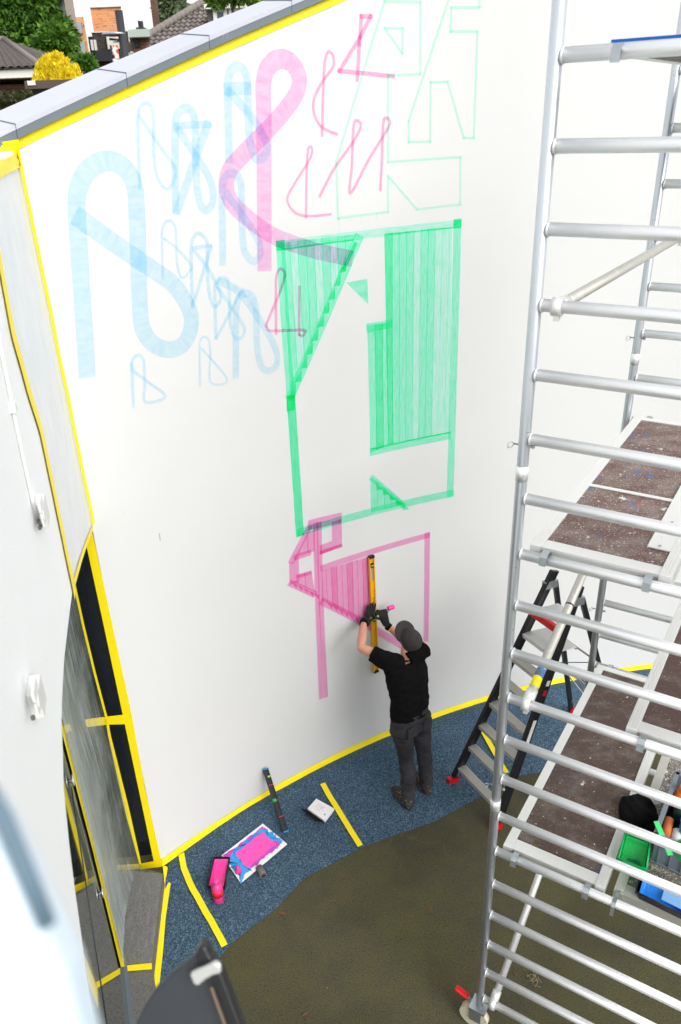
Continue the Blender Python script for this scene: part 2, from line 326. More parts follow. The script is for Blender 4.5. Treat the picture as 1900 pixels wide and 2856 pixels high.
# ------------------------------------------------------------------ mesh building
class MB:
    def __init__(s): s.v = []; s.f = []; s.uv = []; s.sm = []
    def face(s, pts, uv=None, smooth=False):
        i = len(s.v); s.v += [tuple(p) for p in pts]; s.f.append(tuple(range(i, i + len(pts)))); s.uv.append(uv); s.sm.append(smooth)
    def add(s, vs, fs, smooth=False):
        i = len(s.v); s.v += [tuple(p) for p in vs]
        for f in fs: s.f.append(tuple(a + i for a in f)); s.uv.append(None); s.sm.append(smooth)
    def box(s, c, size, ax=None):
        c = Vector(c); X, Y, Z = ax if ax else (Vector((1, 0, 0)), Vector((0, 1, 0)), Vector((0, 0, 1)))
        vs = [c + X * (size[0] / 2 * a) + Y * (size[1] / 2 * b) + Z * (size[2] / 2 * d) for a in (-1, 1) for b in (-1, 1) for d in (-1, 1)]
        s.add(vs, [(0, 1, 3, 2), (4, 6, 7, 5), (0, 4, 5, 1), (2, 3, 7, 6), (0, 2, 6, 4), (1, 5, 7, 3)]); return s
    def tube(s, p0, p1, r, n=16, r2=None, smooth=True):
        return s.path([p0, p1], [r, r if r2 is None else r2], n, smooth)
    def path(s, pts, r, n=10, smooth=True, up=None, flat=1.0):
        pts = [Vector(p) for p in pts]
        rs = r if isinstance(r, (list, tuple)) else [r] * len(pts)
        base = len(s.v); N = len(pts); prev = None
        for i, p in enumerate(pts):
            d = (pts[min(i + 1, N - 1)] - pts[max(i - 1, 0)]).normalized()
            if prev is None:
                a = up if up else (Vector((0, 0, 1)) if abs(d.z) < .9 else Vector((1, 0, 0)))
                x = d.cross(a).normalized()
            else:
                x = (prev - d * prev.dot(d)).normalized()
            prev = x; y = d.cross(x).normalized()
            for k in range(n):
                th = 2 * math.pi * k / n
                s.v.append(tuple(p + x * (rs[i] * math.cos(th)) + y * (rs[i] * flat * math.sin(th))))
        for i in range(N - 1):
            for k in range(n):
                s.f.append((base + i * n + k, base + i * n + (k + 1) % n, base + (i + 1) * n + (k + 1) % n, base + (i + 1) * n + k)); s.uv.append(None); s.sm.append(smooth)
        s.f.append(tuple(base + k for k in range(n))[::-1]); s.uv.append(None); s.sm.append(False)
        s.f.append(tuple(base + (N - 1) * n + k for k in range(n))); s.uv.append(None); s.sm.append(False)
        return s
    def loft(s, secs, n=20, smooth=True):      # secs: (centre, x half-vector, y half-vector)
        base = len(s.v); N = len(secs)
        for c, a, b in secs:
            for k in range(n):
                th = 2 * math.pi * k / n; s.v.append(tuple(Vector(c) + Vector(a) * math.cos(th) + Vector(b) * math.sin(th)))
        for i in range(N - 1):
            for k in range(n):
                s.f.append((base + i * n + k, base + i * n + (k + 1) % n, base + (i + 1) * n + (k + 1) % n, base + (i + 1) * n + k)); s.uv.append(None); s.sm.append(smooth)
        s.f.append(tuple(base + k for k in range(n))[::-1]); s.uv.append(None); s.sm.append(smooth)
        s.f.append(tuple(base + (N - 1) * n + k for k in range(n))); s.uv.append(None); s.sm.append(smooth)
        return s
    def ell(s, c, a, b, d, nu=16, nv=10):      # ellipsoid with half-axes vectors
        secs = []
        c, a, b, d = Vector(c), Vector(a), Vector(b), Vector(d)
        for i in range(nv + 1):
            th = -math.pi / 2 + math.pi * i / nv; k = max(math.cos(th), .02)
            secs.append((c + d * math.sin(th), a * k, b * k))
        return s.loft(secs, nu)
    def prism(s, poly, vec):                   # polygon (3D points) extruded by vec, capped both ends
        n = len(poly); a = [Vector(p) for p in poly]; b = [p + Vector(vec) for p in a]
        s.add(a + b, [tuple(range(n))[::-1], tuple(range(n, 2 * n))] + [(i, (i + 1) % n, n + (i + 1) % n, n + i) for i in range(n)]); return s
    def grid(s, fn, nu, nv, uvfn=None, smooth=True):
        base = len(s.v)
        for j in range(nv + 1):
            for i in range(nu + 1): s.v.append(tuple(fn(i / nu, j / nv)))
        for j in range(nv):
            for i in range(nu):
                q_ = (base + j * (nu + 1) + i, base + j * (nu + 1) + i + 1, base + (j + 1) * (nu + 1) + i + 1, base + (j + 1) * (nu + 1) + i)
                s.f.append(q_); s.sm.append(smooth)
                s.uv.append([(a / nu, b / nv) for a, b in ((i, j), (i + 1, j), (i + 1, j + 1), (i, j + 1))] if uvfn is None else [uvfn(a / nu, b / nv) for a, b in ((i, j), (i + 1, j), (i + 1, j + 1), (i, j + 1))])
        return s
    def mesh(s, name, mat, fix=True):
        me = bpy.data.meshes.new(name); me.from_pydata(s.v, [], s.f)
        if any(u for u in s.uv):
            l = me.uv_layers.new(name='UVMap'); k = 0
            for f, u in zip(s.f, s.uv):
                for j in range(len(f)): l.data[k].uv = u[j] if u else (0, 0); k += 1
        for p, sm in zip(me.polygons, s.sm): p.use_smooth = sm
        if fix:
            b = bmesh.new(); b.from_mesh(me); bmesh.ops.recalc_face_normals(b, faces=b.faces); b.to_mesh(me); b.free()
        if mat: me.materials.append(mat)
        return me
def obj(name, mb, mat, parent=None, fix=True):
    me = mb.mesh(name, mat, fix) if isinstance(mb, MB) else mb
    o = bpy.data.objects.new(name, me); col.objects.link(o)
    if parent is not None: adopt(o, parent)
    return o
WT = {}                                     # world translation of every parent (all parents are translations only)
def wtr(o):
    k = o.name
    if k not in WT: WT[k] = o.location.copy() if o.parent is None else Vector((0, 0, 0))
    return WT[k]
def adopt(o, parent):
    o.parent = parent; o.matrix_parent_inverse = Matrix.Translation(-wtr(parent))
def tag(o, label=None, cat=None, group=None, kind=None):
    if label: o['label'] = label
    if cat: o['category'] = cat
    if group: o['group'] = group
    if kind: o['kind'] = kind
    return o
def thing(name, loc, label, cat, group=None):
    o = bpy.data.objects.new(name, None); col.objects.link(o); o.location = loc; o.empty_display_size = .1
    return tag(o, label, cat, group)
def bevel(o, wd=.004, seg=2):
    b = o.modifiers.new('Bevel', 'BEVEL'); b.width = wd; b.segments = seg; b.limit_method = 'ANGLE'; b.angle_limit = R(40); return o
X, Y, Zv = Vector((1, 0, 0)), Vector((0, 1, 0)), Vector((0, 0, 1))
def fbm(p, s=1.0): return noise.noise(Vector(p) * s)

# ------------------------------------------------------------------ ground
g = MB()
g.grid(lambda a, b: ((a - .5) * 400, (b - .35) * 400, 0), 20, 20, smooth=False)
tag(obj('ground', g, M['asphalt']), kind='structure')

# ------------------------------------------------------------------ curved white wall
tops = sorted([wuv(*Z1(*p)) for p in ((105, 640), (290, 550), (420, 490), (553, 427), (784, 320), (915, 260), (1090, 182), (1275, 104), (1400, 50), (1515, 0))])
slope = (tops[-1][1] - tops[-3][1]) / (tops[-1][0] - tops[-3][0])
def tape_bottom(u):
    if u <= tops[0][0]: return tops[0][1] - (tops[0][0] - u) * (tops[1][1] - tops[0][1]) / (tops[1][0] - tops[0][0])
    for (a, za), (b, zb) in zip(tops, tops[1:]):
        if u <= b: return za + (zb - za) * (u - a) / (b - a)
    return tops[-1][1] + (u - tops[-1][0]) * slope
TAPEH, FASH = .052, .062
UMAX = 10.5
def smooth_tb(u): return sum(tape_bottom(u + k * .12) for k in (-2, -1, 0, 1, 2)) / 5
def wtop(u): return smooth_tb(u) + TAPEH
wall = thing('curved_wall', W(3, 0), 'tall concave white rendered wall carrying the half painted letters', 'wall')
NU = 90
mb = MB()
mb.grid(lambda a, b: W(a * UMAX, b * (wtop(a * UMAX) + .02)), NU, 24)
mb.grid(lambda a, b: W((1 - a) * UMAX, b * (wtop((1 - a) * UMAX) + .02), -.3), NU, 2)
mb.grid(lambda a, b: W(a * UMAX, wtop(a * UMAX) + .02, -.3 * b), NU, 1)
mb.grid(lambda a, b: W(0, a * (wtop(0) + .02), -.3 * b), 2, 1)
mb.grid(lambda a, b: W(UMAX, a * (wtop(UMAX) + .02), -.3 * b), 2, 1)
obj('render_face', mb, M['wall'], wall)
# coping in metal lengths: dark fascia in front, pale top falling in towards the courtyard
joints = [-1.0] + [wuv(*Z1(*p))[0] for p in ((62, 588), (545, 372), (905, 205), (1265, 52))]
joints += [joints[-1] + 1.0 * k for k in range(1, 9)]
for a, b in zip(joints, joints[1:]):
    if b < -.6: continue
    a = max(a, -.9)
    fb, top = MB(), MB()
    n = 10; e = .0015
    def U(t_): return a + e + (b - a - 2 * e) * t_
    fb.grid(lambda i, j: W(U(i), wtop(U(i)) + j * FASH, .035), n, 1)
    fb.grid(lambda i, j: W(U(i), wtop(U(i)), .035 - j * .04), n, 1)
    fb.grid(lambda i, j: W(U(i), wtop(U(i)) + FASH, .035 - j * .03), n, 1)
    for t_ in (0, 1): fb.grid(lambda i, j: W(U(t_), wtop(U(t_)) + i * FASH, .035 - j * .04), 1, 1)
    fo = obj('fascia_panel', fb, M['zinc'], wall)
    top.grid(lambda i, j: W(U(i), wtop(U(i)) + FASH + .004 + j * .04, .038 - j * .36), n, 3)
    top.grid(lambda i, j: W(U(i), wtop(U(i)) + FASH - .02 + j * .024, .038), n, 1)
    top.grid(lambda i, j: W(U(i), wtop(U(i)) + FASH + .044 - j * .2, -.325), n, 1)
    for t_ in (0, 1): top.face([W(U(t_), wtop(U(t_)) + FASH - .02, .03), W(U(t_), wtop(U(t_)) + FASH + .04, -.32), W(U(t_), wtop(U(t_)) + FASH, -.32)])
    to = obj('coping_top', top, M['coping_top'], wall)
    sb = MB()
    sb.path([W(U(1), wtop(U(1)) + FASH + .006 + j * .005, .042 - j * .045) for j in range(9)], .003, 6); obj('seam', sb, M['zinc'], to)
# crack / chip marks
mb = MB(); h = [wuv(*Z5(*p)) for p in ((1162, 488), (1165, 515), (1168, 542))]
mb.path([W(u, z, .002) for u, z in h], .0014, 5); obj('scratch', mb, M['leaf_dry'], wall)

# ---- painted letters: flat translucent strokes lying on the wall, a millimetre or two apart
LAYER = [0]
def nxt(): LAYER[0] += 1; return .0007 + .00006 * (LAYER[0] % 45)
def crom(pts, n=7):
    out = []
    for i in range(len(pts) - 1):
        p0, p1, p2, p3 = pts[max(i - 1, 0)], pts[i], pts[i + 1], pts[min(i + 2, len(pts) - 1)]
        for k in range(n):
            t_ = k / n
            out.append(tuple(.5 * ((2 * b) + (-a + c_) * t_ + (2 * a - 5 * b + 4 * c_ - d) * t_ ** 2 + (-a + 3 * b - 3 * c_ + d) * t_ ** 3) for a, b, c_, d in zip(p0, p1, p2, p3)))
    return out + [tuple(pts[-1])]
def densify(pts, step=.05):
    out = []
    for a, b in zip(pts, pts[1:]):
        L = math.dist(a, b); n = max(1, int(L / step))
        out += [(a[0] + (b[0] - a[0]) * k / n, a[1] + (b[1] - a[1]) * k / n) for k in range(n)]
    return out + [pts[-1]]
def px_width(x, y, wpx): return abs(wuv(x + wpx / 2, y)[0] - wuv(x - wpx / 2, y)[0])
def strip(mb, pts, wd, rough=.03):
    off = nxt(); n = len(pts); L = 0; rows = []
    for i, p in enumerate(pts):
        a, b = pts[max(i - 1, 0)], pts[min(i + 1, n - 1)]
        dx, dy = b[0] - a[0], b[1] - a[1]; l = math.hypot(dx, dy) or 1; nx, ny = -dy / l, dx / l
        if i: L += math.dist(p, pts[i - 1])
        j1 = wd / 2 * (1 + rough * fbm((p[0] * 9, p[1] * 9, LAYER[0]))); j2 = wd / 2 * (1 + rough * fbm((p[0] * 9, p[1] * 9, LAYER[0] + 7.3)))
        rows.append((W(p[0] + nx * j1, p[1] + ny * j1, off), W(p[0] - nx * j2, p[1] - ny * j2, off), L))
    for r0, r1 in zip(rows, rows[1:]):
        mb.face([r0[0], r0[1], r1[1], r1[0]], [(r0[2], 1), (r0[2], 0), (r1[2], 0), (r1[2], 1)])
def curve(pts, conv, wpx, mb=None, at=0, corners=False, mb_w=None):
    mb = mb or MB(); d = [conv(*p) if conv else p for p in pts]
    wd = px_width(d[at][0], d[at][1], wpx); uz = [wuv(*p) for p in d]
    if corners:
        for a, b in zip(uz, uz[1:]):
            l = math.dist(a, b); ex = wd * .5 / l
            a2 = (a[0] - (b[0] - a[0]) * ex, a[1] - (b[1] - a[1]) * ex); b2 = (b[0] + (b[0] - a[0]) * ex, b[1] + (b[1] - a[1]) * ex)
            strip(mb, densify([a2, b2]), wd)
    else: strip(mb, densify(crom(uz)), wd)
    return mb
def letter(mb, mat, label):
    o = obj('painted_letter', mb, mat, wall, fix=False); o['label'] = label
    o.visible_shadow = True; return o
def clip(poly, axis, val, keep_greater):
    out = []
    for i in range(len(poly)):
        a, b = poly[i], poly[(i + 1) % len(poly)]
        ia, ib = (a[axis] >= val) == keep_greater, (b[axis] >= val) == keep_greater
        if ia: out.append(a)
        if ia != ib:
            t_ = (val - a[axis]) / (b[axis] - a[axis]); out.append((a[0] + (b[0] - a[0]) * t_, a[1] + (b[1] - a[1]) * t_))
    return out
def stripes(mbs, poly_px, conv, wpx, overlap=.006, lean=0.0):
    poly = [wuv(*(conv(*p) if conv else p)) for p in poly_px]
    cx, cy = poly_px[0]; d = conv(cx, cy) if conv else (cx, cy); wd = px_width(d[0], d[1], wpx)
    u0, u1 = min(p[0] for p in poly), max(p[0] for p in poly); k = 0; u = u0
    while u < u1 - .004:
        s_ = clip(clip(poly, 0, u, True), 0, min(u + wd + overlap, u1), False)
        if len(s_) > 2:
            off = nxt(); mb = mbs[k % len(mbs)]
            mb.face([W(p[0], p[1], off) for p in s_], [(p[1] + 7.3 * k, (p[0] - u) / (wd + overlap)) for p in s_])
        u += wd; k += 1
    return k
# big blue letter
mb = curve([(575, 1540), (560, 1300), (541, 1000), (520, 700), (508, 500), (505, 380), (518, 290), (565, 195), (630, 140), (700, 115), (775, 130), (845, 190), (882, 270), (895, 360), (905, 600), (912, 850), (920, 1050), (925, 1150), (948, 1240), (1005, 1315), (1080, 1352), (1140, 1352), (1205, 1318), (1250, 1235), (1258, 1150), (1235, 1070), (1185, 985), (1120, 910), (1000, 825), (800, 690), (600, 548), (490, 468)], Z3, 42, at=5)

letter(mb, M['s_blue'], 'largest blue looped letter at the left of the wall')
BL = [
 ([(612, 830), (604, 600), (603, 520), (612, 470), (640, 450), (664, 475), (672, 540), (672, 640), (680, 745), (700, 800), (730, 826), (757, 800), (768, 750), (755, 715), (700, 640), (605, 500)], Z1, 8, 'thin blue looped letter right of the big blue one'),
 ([(1002, 715), (998, 500), (995, 380), (1006, 315), (1038, 290), (1070, 312), (1083, 370), (1085, 500), (1096, 630), (1118, 692), (1150, 692), (1167, 650), (1155, 600), (1100, 510), (990, 390)], Z1, 18, 'pale blue arched letter beside the tall pink ampersand'),
 ([(513, 612), (512, 520), (511, 440), (518, 408), (536, 398), (551, 412), (556, 445), (557, 520), (562, 575), (580, 600), (597, 592), (597, 560), (575, 520), (518, 440)], None, 16, 'pale blue letter crossed by the tail of the pink ampersand'),
 ([(375, 643), (373, 560), (373, 530), (380, 512), (390, 508), (400, 515), (405, 535), (407, 600), (415, 635), (425, 638), (435, 625), (440, 610), (405, 570), (375, 548)], None, 6, 'small thin blue letter under the crossed blue one'),
 ([(497, 782), (495, 690), (495, 660), (505, 642), (520, 642), (527, 660), (530, 740), (540, 775), (555, 778), (563, 760), (555, 740), (500, 660)], None, 8, 'small blue letter tangled with a diagonal stroke'),
 ([(543, 872), (543, 760), (545, 700), (557, 678), (573, 676), (585, 692), (590, 720), (592, 800), (603, 845), (622, 853), (638, 835), (633, 800), (600, 740), (550, 672), (500, 645)], None, 15, 'pale blue letter whose loop ends lowest beside the green field'),
]
for pts, cv, wp, lab in BL: letter(curve(pts, cv, wp, at=1), M['s_blue2'], lab)
mb = curve([(768, 940), (766, 700), (767, 540), (785, 490), (813, 472), (840, 490), (853, 540), (857, 700), (862, 820), (875, 890), (900, 922), (928, 890), (930, 830), (900, 750), (775, 560)], Z1, 17, at=1)
curve([(755, 552), (925, 542)], Z1, 14, mb); curve([(913, 530), (770, 935)], Z1, 18, mb)
letter(mb, M['s_blue2'], 'blue letter crossed by a straight diagonal stroke')
letter(curve([(978, 390), (1098, 385)], Z1, 24, MB()), M['s_blue2'], 'short blue bar across the arched blue letter')
mb = curve([(443, 708), (440, 600), (441, 560), (450, 540), (460, 538), (472, 548), (477, 565), (478, 640), (485, 690), (495, 705), (507, 690), (505, 670), (480, 620), (445, 575)], None, 8, at=1)
curve([(440, 572), (488, 565)], None, 8, mb); curve([(487, 565), (443, 705)], None, 8, mb); curve([(497, 780), (560, 662)], None, 7, mb)
letter(mb, M['s_blue'], 'small blue letter with a crossbar and diagonal')
letter(curve([(461, 890), (459, 800), (463, 780), (473, 775), (481, 785), (484, 810), (485, 880), (523, 873), (462, 800)], None, 5, at=1), M['s_blue'], 'thin blue letter low down beside the loop of the wide one')
letter(curve([(877, 1735), (870, 1560), (866, 1450), (880, 1408), (910, 1392), (935, 1410), (947, 1460), (952, 1580), (955, 1700), (1088, 1662), (960, 1560), (880, 1495), (862, 1440)], Z3, 7, at=1), M['s_blue'], 'thin blue letter standing alone lowest on the wall')
# pink group
mb = curve([(609, 624), (608, 400), (607, 260), (606, 200), (613, 163), (630, 142), (651, 136), (673, 147), (688, 175), (686, 205), (665, 242), (620, 295), (560, 355), (530, 390), (521, 425), (527, 455), (548, 482), (590, 518), (640, 548), (720, 575), (812, 596)], None, 34, at=1)
letter(mb, M['s_pink'], 'tall broad pink ampersand')
for pts, cv, wp, lab in (
 ([(1408, 598), (1412, 450), (1418, 300), (1426, 245), (1440, 225), (1458, 250), (1455, 295), (1415, 350), (1378, 420), (1370, 480), (1393, 540), (1430, 570), (1478, 588)], Z1, 6, 'thin pink ampersand level with the top of the broad one'),
 ([(1338, 955), (1340, 800), (1345, 670), (1354, 642), (1366, 655), (1352, 700), (1290, 800), (1258, 860), (1265, 900), (1300, 935), (1360, 945), (1450, 936)], Z1, 5, 'thin pink ampersand lower down above the green square'),
 ([(248, 720), (300, 620), (370, 520), (400, 462), (388, 440), (374, 460), (368, 600), (362, 705), (430, 580), (498, 470), (505, 442), (493, 430), (482, 450), (477, 580), (471, 697)], Z2, 6, 'thin pink zigzag letter with two loops'),
 ([(333, 655), (332, 450), (334, 340), (350, 297), (372, 300), (380, 335), (350, 430), (285, 585), (283, 615), (310, 632), (480, 628), (490, 645), (480, 660), (462, 655), (459, 630), (460, 385)], Z4, 6, 'thin pink looped figure overlapping the green field')):
    letter(curve(pts, cv, wp, at=1), M['s_pinkline'], lab)
letter(curve([(387, 290), (395, 160), (402, 60), (436, 60), (398, 135), (322, 258), (518, 278)], Z2, 8, corners=True), M['s_pinkline'], 'thin pink pointed figure at the top of the wall')
# pale green outlines
mb = curve([(617, 8), (617, 270), (499, 275), (499, 590), (763, 573), (763, 745), (605, 763), (499, 642), (499, 772), (317, 795), (310, 590), (487, 5), (617, 8)], Z2, 5, corners=True)
curve([(487, 103), (553, 103), (551, 195), (487, 103)], Z2, 5, mb, corners=True)
for x, y0, y1 in ((320, 795, 856), (403, 780, 812), (457, 776, 800)): curve([(x, y0), (x, y1)], Z2, 1.6, mb)
letter(mb, M['s_greenline'], 'pale green outlined letter above the filled green one')
letter(curve([(720, 0), (575, 440), (575, 518), (653, 516), (655, 300), (717, 298), (775, 503), (812, 503), (825, 115), (727, 115), (730, 28), (832, 27), (834, -40)], Z2, 5, corners=True), M['s_greenline'], 'pale green outlined letter at the upper right')
# big green letter
ma, mbb, mc = MB(), MB(), MB()
stripes([ma, mc, ma, ma, mc], [(360, 150), (770, 105), (415, 985)], Z4, 19)
stripes([mbb, ma, ma, ma, mc, ma, ma, mc, mc, mc, mc, mc], [(925, 100), (1295, 62), (1282, 1190), (945, 1255)], Z4, 17)
stripes([ma, mbb], [(832, 605), (942, 588), (950, 1255), (848, 1300)], Z4, 17)
ma2, mc2 = MB(), MB()
curve([(355, 150), (385, 620), (413, 1000)], Z4, 20, ma2); curve([(413, 985), (438, 1350), (464, 1755)], Z4, 20, mbb)
curve([(1325, 25), (1305, 800), (1284, 1540)], Z4, 18, ma2)
def hband(p0, p1, conv, hpx, mb):
    a, b = conv(*p0), conv(*p1); za = wuv(a[0], a[1] - hpx / 2)[1] - wuv(a[0], a[1] + hpx / 2)[1]
    strip(mb, densify([wuv(*a), wuv(*b)]), za)
hband((333, 168), (1347, 46), Z4, 21, mc2); hband((445, 1738), (1305, 1518), Z4, 18, ma2)
hband((826, 618), (970, 592), Z4, 20, ma2); hband((845, 1295), (1287, 1203), Z4, 18, ma2)
hband((333, 166), (380, 160), Z4, 22, mbb); hband((1303, 48), (1347, 44), Z4, 22, mbb)
hband((340, 192), (755, 135), Z4, 4, mbb); hband((850, 1282), (1285, 1187), Z4, 3.5, mbb); hband((950, 105), (1300, 68), Z4, 2.5, mbb)
curve([(790, 108), (600, 560), (405, 1010)], Z4, 21, ma2, at=1)
strip(mbb, densify([wuv(*Z4(770, 150)), wuv(*Z4(700, 300))]), .03)
# saw-tooth overlaps along the diagonal
for i in range(10):
    x0, y0 = 722 - i * 30.5, 240 + i * 75
    off = nxt(); tri = [wuv(*Z4(x0 - 4, y0)), wuv(*Z4(x0 - 6, y0 + 68)), wuv(*Z4(x0 - 45, y0 + 76))]
    mbb.face([W(p[0], p[1], off) for p in tri], [(0, .2), (.1, .8), (.2, .5)])
curve([(413, 985), (415, 1070)], Z4, 20, mbb)
o_ = stripes([ma, mbb], [(715, 368), (833, 348), (838, 488)], Z4, 60)
stripes([ma, ma], [(848, 1428), (1045, 1580), (852, 1625)], Z4, 16)
curve([(850, 1432), (940, 1505), (1035, 1592)], Z4, 12, ma2)
for i in range(5):
    x0, y0 = 880 + i * 36, 1470 + i * 27; off = nxt(); tri = [wuv(*Z4(x0, y0)), wuv(*Z4(x0 + 38, y0 + 28)), wuv(*Z4(x0 + 2, y0 + 34))]
    mbb.face([W(p[0], p[1], off) for p in tri], [(0, .2), (.1, .8), (.2, .5)])
gl = letter(ma, M['s_green'], 'large bright green letter filled with vertical roller stripes')
for b_, mt in ((mbb, M['s_green2']), (ma2, M['s_green']), (mc, M['s_green3']), (mc2, M['s_green3'])):
    o = obj('paint_layer', b_, mt, gl, fix=False)
# hot pink letter in progress
pa, pb = MB(), MB()
curve([(548, 110), (560, 560), (580, 1075)], Z6, 11.5, pa); curve([(568, 108), (580, 560), (606, 1068)], Z6, 11.5, pa)
stripes([pa], [(505, 168), (546, 150), (546, 268), (437, 300)], Z6, 30)
stripes([pa], [(462, 395), (525, 378), (546, 492), (434, 440)], Z6, 24)
hband((508, 128), (692, 84), Z6, 24, pa); curve([(664, 100), (667, 250)], Z6, 23, pa)
hband((572, 262), (640, 238), Z6, 22, pa); hband((572, 278), (694, 236), Z6, 8, pb)
curve([(522, 122), (412, 335)], Z6, 14, pa); curve([(418, 328), (421, 448)], Z6, 12, pa)
hband((430, 306), (525, 274), Z6, 13, pa); curve([(444, 300), (447, 440)], Z6, 11, pa); hband((440, 408), (528, 384), Z6, 9, pa)
curve([(404, 440), (550, 508)], Z6, 15, pa)
for i in range(5):
    x0, y0 = 418 + i * 30, 437 + i * 15; off = nxt(); tri = [wuv(*Z6(x0, y0)), wuv(*Z6(x0 + 30, y0 + 12)), wuv(*Z6(x0 + 28, y0 + 36))]
    pb.face([W(p[0], p[1], off) for p in tri], [(0, .2), (.1, .8), (.2, .5)])
hband((575, 364), (1175, 180), Z6, 13.5, pa); curve([(1160, 166), (1157, 500), (1152, 765)], Z6, 12.5, pa)
curve([(577, 540), (800, 655), (1030, 790)], Z6, 16, pa)
stripes([pa, pa, pb, pa, pa, pb], [(583, 375), (842, 298), (842, 665), (583, 540)], Z6, 12.5)
for i in range(8):
    x0, y0 = 612 + i * 29, 550 + i * 15; off = nxt(); tri = [wuv(*Z6(x0, y0)), wuv(*Z6(x0 + 29, y0 + 14)), wuv(*Z6(x0 + 29, y0 + 38))]
    pb.face([W(p[0], p[1], off) for p in tri], [(0, .2), (.1, .8), (.2, .5)])
pl_ = letter(pa, M['s_pink2'], 'hot pink letter being filled in beside the yellow level')
obj('paint_layer', pb, M['s_pink3'], pl_, fix=False)

# ---- masking tape on the wall
mb = MB(); mb.grid(lambda a, b: W(-.6 + a * (UMAX + .58), smooth_tb(-.6 + a * (UMAX + .58)) + b * (TAPEH - .003), .004 + .003 * fbm((a * 60, b, 0))), 120, 2)
tag(obj('roof_edge_tape', mb, M['tape']), 'long yellow masking tape strip under the grey roof edge', 'tape')
mb = MB(); mb.grid(lambda a, b: W(a * UMAX, .012 + b * .055, .005 + (1 - b) * .02 + .004 * fbm((a * 40, b, 0))), 120, 3)
tag(obj('wall_base_tape', mb, M['tape']), 'yellow masking tape strip along the foot of the white wall', 'tape')
mb = MB(); e = [(57, 352), (100, 600), (147, 870), (185, 1060), (213, 1195)]
mb.grid(lambda a, b: W(.004 + .018 * b + .006 * fbm((a * 9, 0, 3)), 3.27 + a * 2.25, .006), 30, 1)
tag(obj('wall_end_tape', mb, M['tape']), 'thin yellow tape strip down the left end of the white wall', 'tape')

# ------------------------------------------------------------------ left building with arched opening
arch_px = [(211, 1225), (197, 1259), (185, 1295), (172, 1341), (166, 1367), (158, 1430), (148, 1515), (143, 1610), (142, 1657), (145, 1736), (147, 1815), (160, 1945), (173, 2050), (189, 2163), (206, 2281), (219, 2357)]
arch = [fsz(*p) for p in arch_px]
arch[0] = (0.0, arch[0][1] - .02)
fac = thing('plastered_building', FP(3, 0), 'white stuccoed facade at the left with an arched opening', 'building')
mb = MB(); ZT_ = 5.49
s_end = arch[-1][0] + .07; lo = [(s_end, 2.6), (s_end + .03, 0)]
prof = arch + lo
prof = densify(prof, .12)
for (a, za), (b, zb) in zip(prof, prof[1:]):
    if b - a < 1e-5: continue
    mb.face([FP(a, za), FP(b, zb), FP(b, ZT_), FP(a, ZT_)])
    mb.face([FP(a, za, -.2), FP(b, zb, -.2), FP(b, ZT_, -.2), FP(a, ZT_, -.2)])
    mb.face([FP(a, za), FP(b, zb), FP(b, zb, -.2), FP(a, za, -.2)])
smax = max(p[0] for p in prof)
mb.face([FP(smax, 0), FP(6.5, 0), FP(6.5, ZT_), FP(smax, ZT_)]); mb.face([FP(smax, 0, -.2), FP(6.5, 0, -.2), FP(6.5, ZT_, -.2), FP(smax, ZT_, -.2)])
mb.face([FP(0, ZT_), FP(6.5, ZT_), FP(6.5, ZT_, -.2), FP(0, ZT_, -.2)]); mb.face([FP(smax, 0), FP(smax, 2.6), FP(smax, 2.6, -.2), FP(smax, 0, -.2)])
mb.face([FP(6.5, 0), FP(6.5, ZT_), FP(6.5, ZT_, -.2), FP(6.5, 0, -.2)])
obj('stucco_wall', mb, M['stucco'], fac)
# glazing behind the arch
QN = Vector((0.10, -1, 0)).normalized(); QO = E0 + Vector((-.004, -.004, 0))
PO = gp(285, 2225, .15); P2 = gp(299, 2350, .15); PD = (P2 - PO); PD.z = 0; PD.normalize(); PN = Vector((-PD.y, PD.x, 0))
if PN.x < 0: PN = -PN
def qp(x, y, off=0.0): return plp(x, y, QO + QN * off, QN)
def pp(x, y, off=0.0): return plp(x, y, PO + PN * off, PN)
# corner of Q and P
QD = Vector((-QN.y, QN.x, 0)); QD = QD if QD.x < 0 else -QD
A_ = Matrix(((QD.x, -PD.x), (QD.y, -PD.y))); sol = A_.inverted() @ Vector((PO.x - QO.x, PO.y - QO.y)); qlen = sol[0]
CO = QO + QD * qlen; CO.z = 0
glz = thing('glazed_entrance', CO, 'dark glazed corner behind the arch wrapped in film and yellow tape', 'glass wall')
mb = MB(); mb.prism([QO + Zv * .15, CO + Zv * .15, CO + Zv * 4.3, QO + Zv * 4.3], -QN * .02); obj('glass_pane', mb, M['glass_dark'], glz)
pend = CO + PD * 2.6
mb = MB(); mb.prism([CO + Zv * .16, pend + Zv * .16, pend + Zv * 4.3, CO + Zv * 4.3], -PN * .02); gm = obj('glass_pane', mb, M['glass_mirror'], glz)
mb = MB(); mb.box((CO + pend) / 2 + Zv * .16 + PN * .01, (2.6, .03, .04), (PD, PN, Zv)); obj('bottom_channel', mb, M['zinc'], glz)
def tape_poly(ptsL, ptsR, hit, off, parent, name='masking_tape'):
    mb = MB()
    L = [hit(*p, off) for p in ptsL]; R_ = [hit(*p, off) for p in ptsR]
    for a, b, c_, d in zip(L, R_, R_[1:], L[1:]): mb.face([a, b, c_, d])
    return obj(name, mb, M['tape'], parent)
tape_poly([Z5(668, 480), Z5(632, 585), Z5(765, 1200), Z5(895, 1810), Z5(1010, 2350), Z7(842, 695)], [Z5(672, 478), Z5(682, 520), Z5(800, 1065), Z5(960, 1810), Z5(1058, 2350), Z7(888, 712)], qp, .006, glz)
tape_poly([Z5(772, 1826), Z5(784, 1884)], [Z5(898, 1812), Z5(915, 1882)], qp, .008, glz)
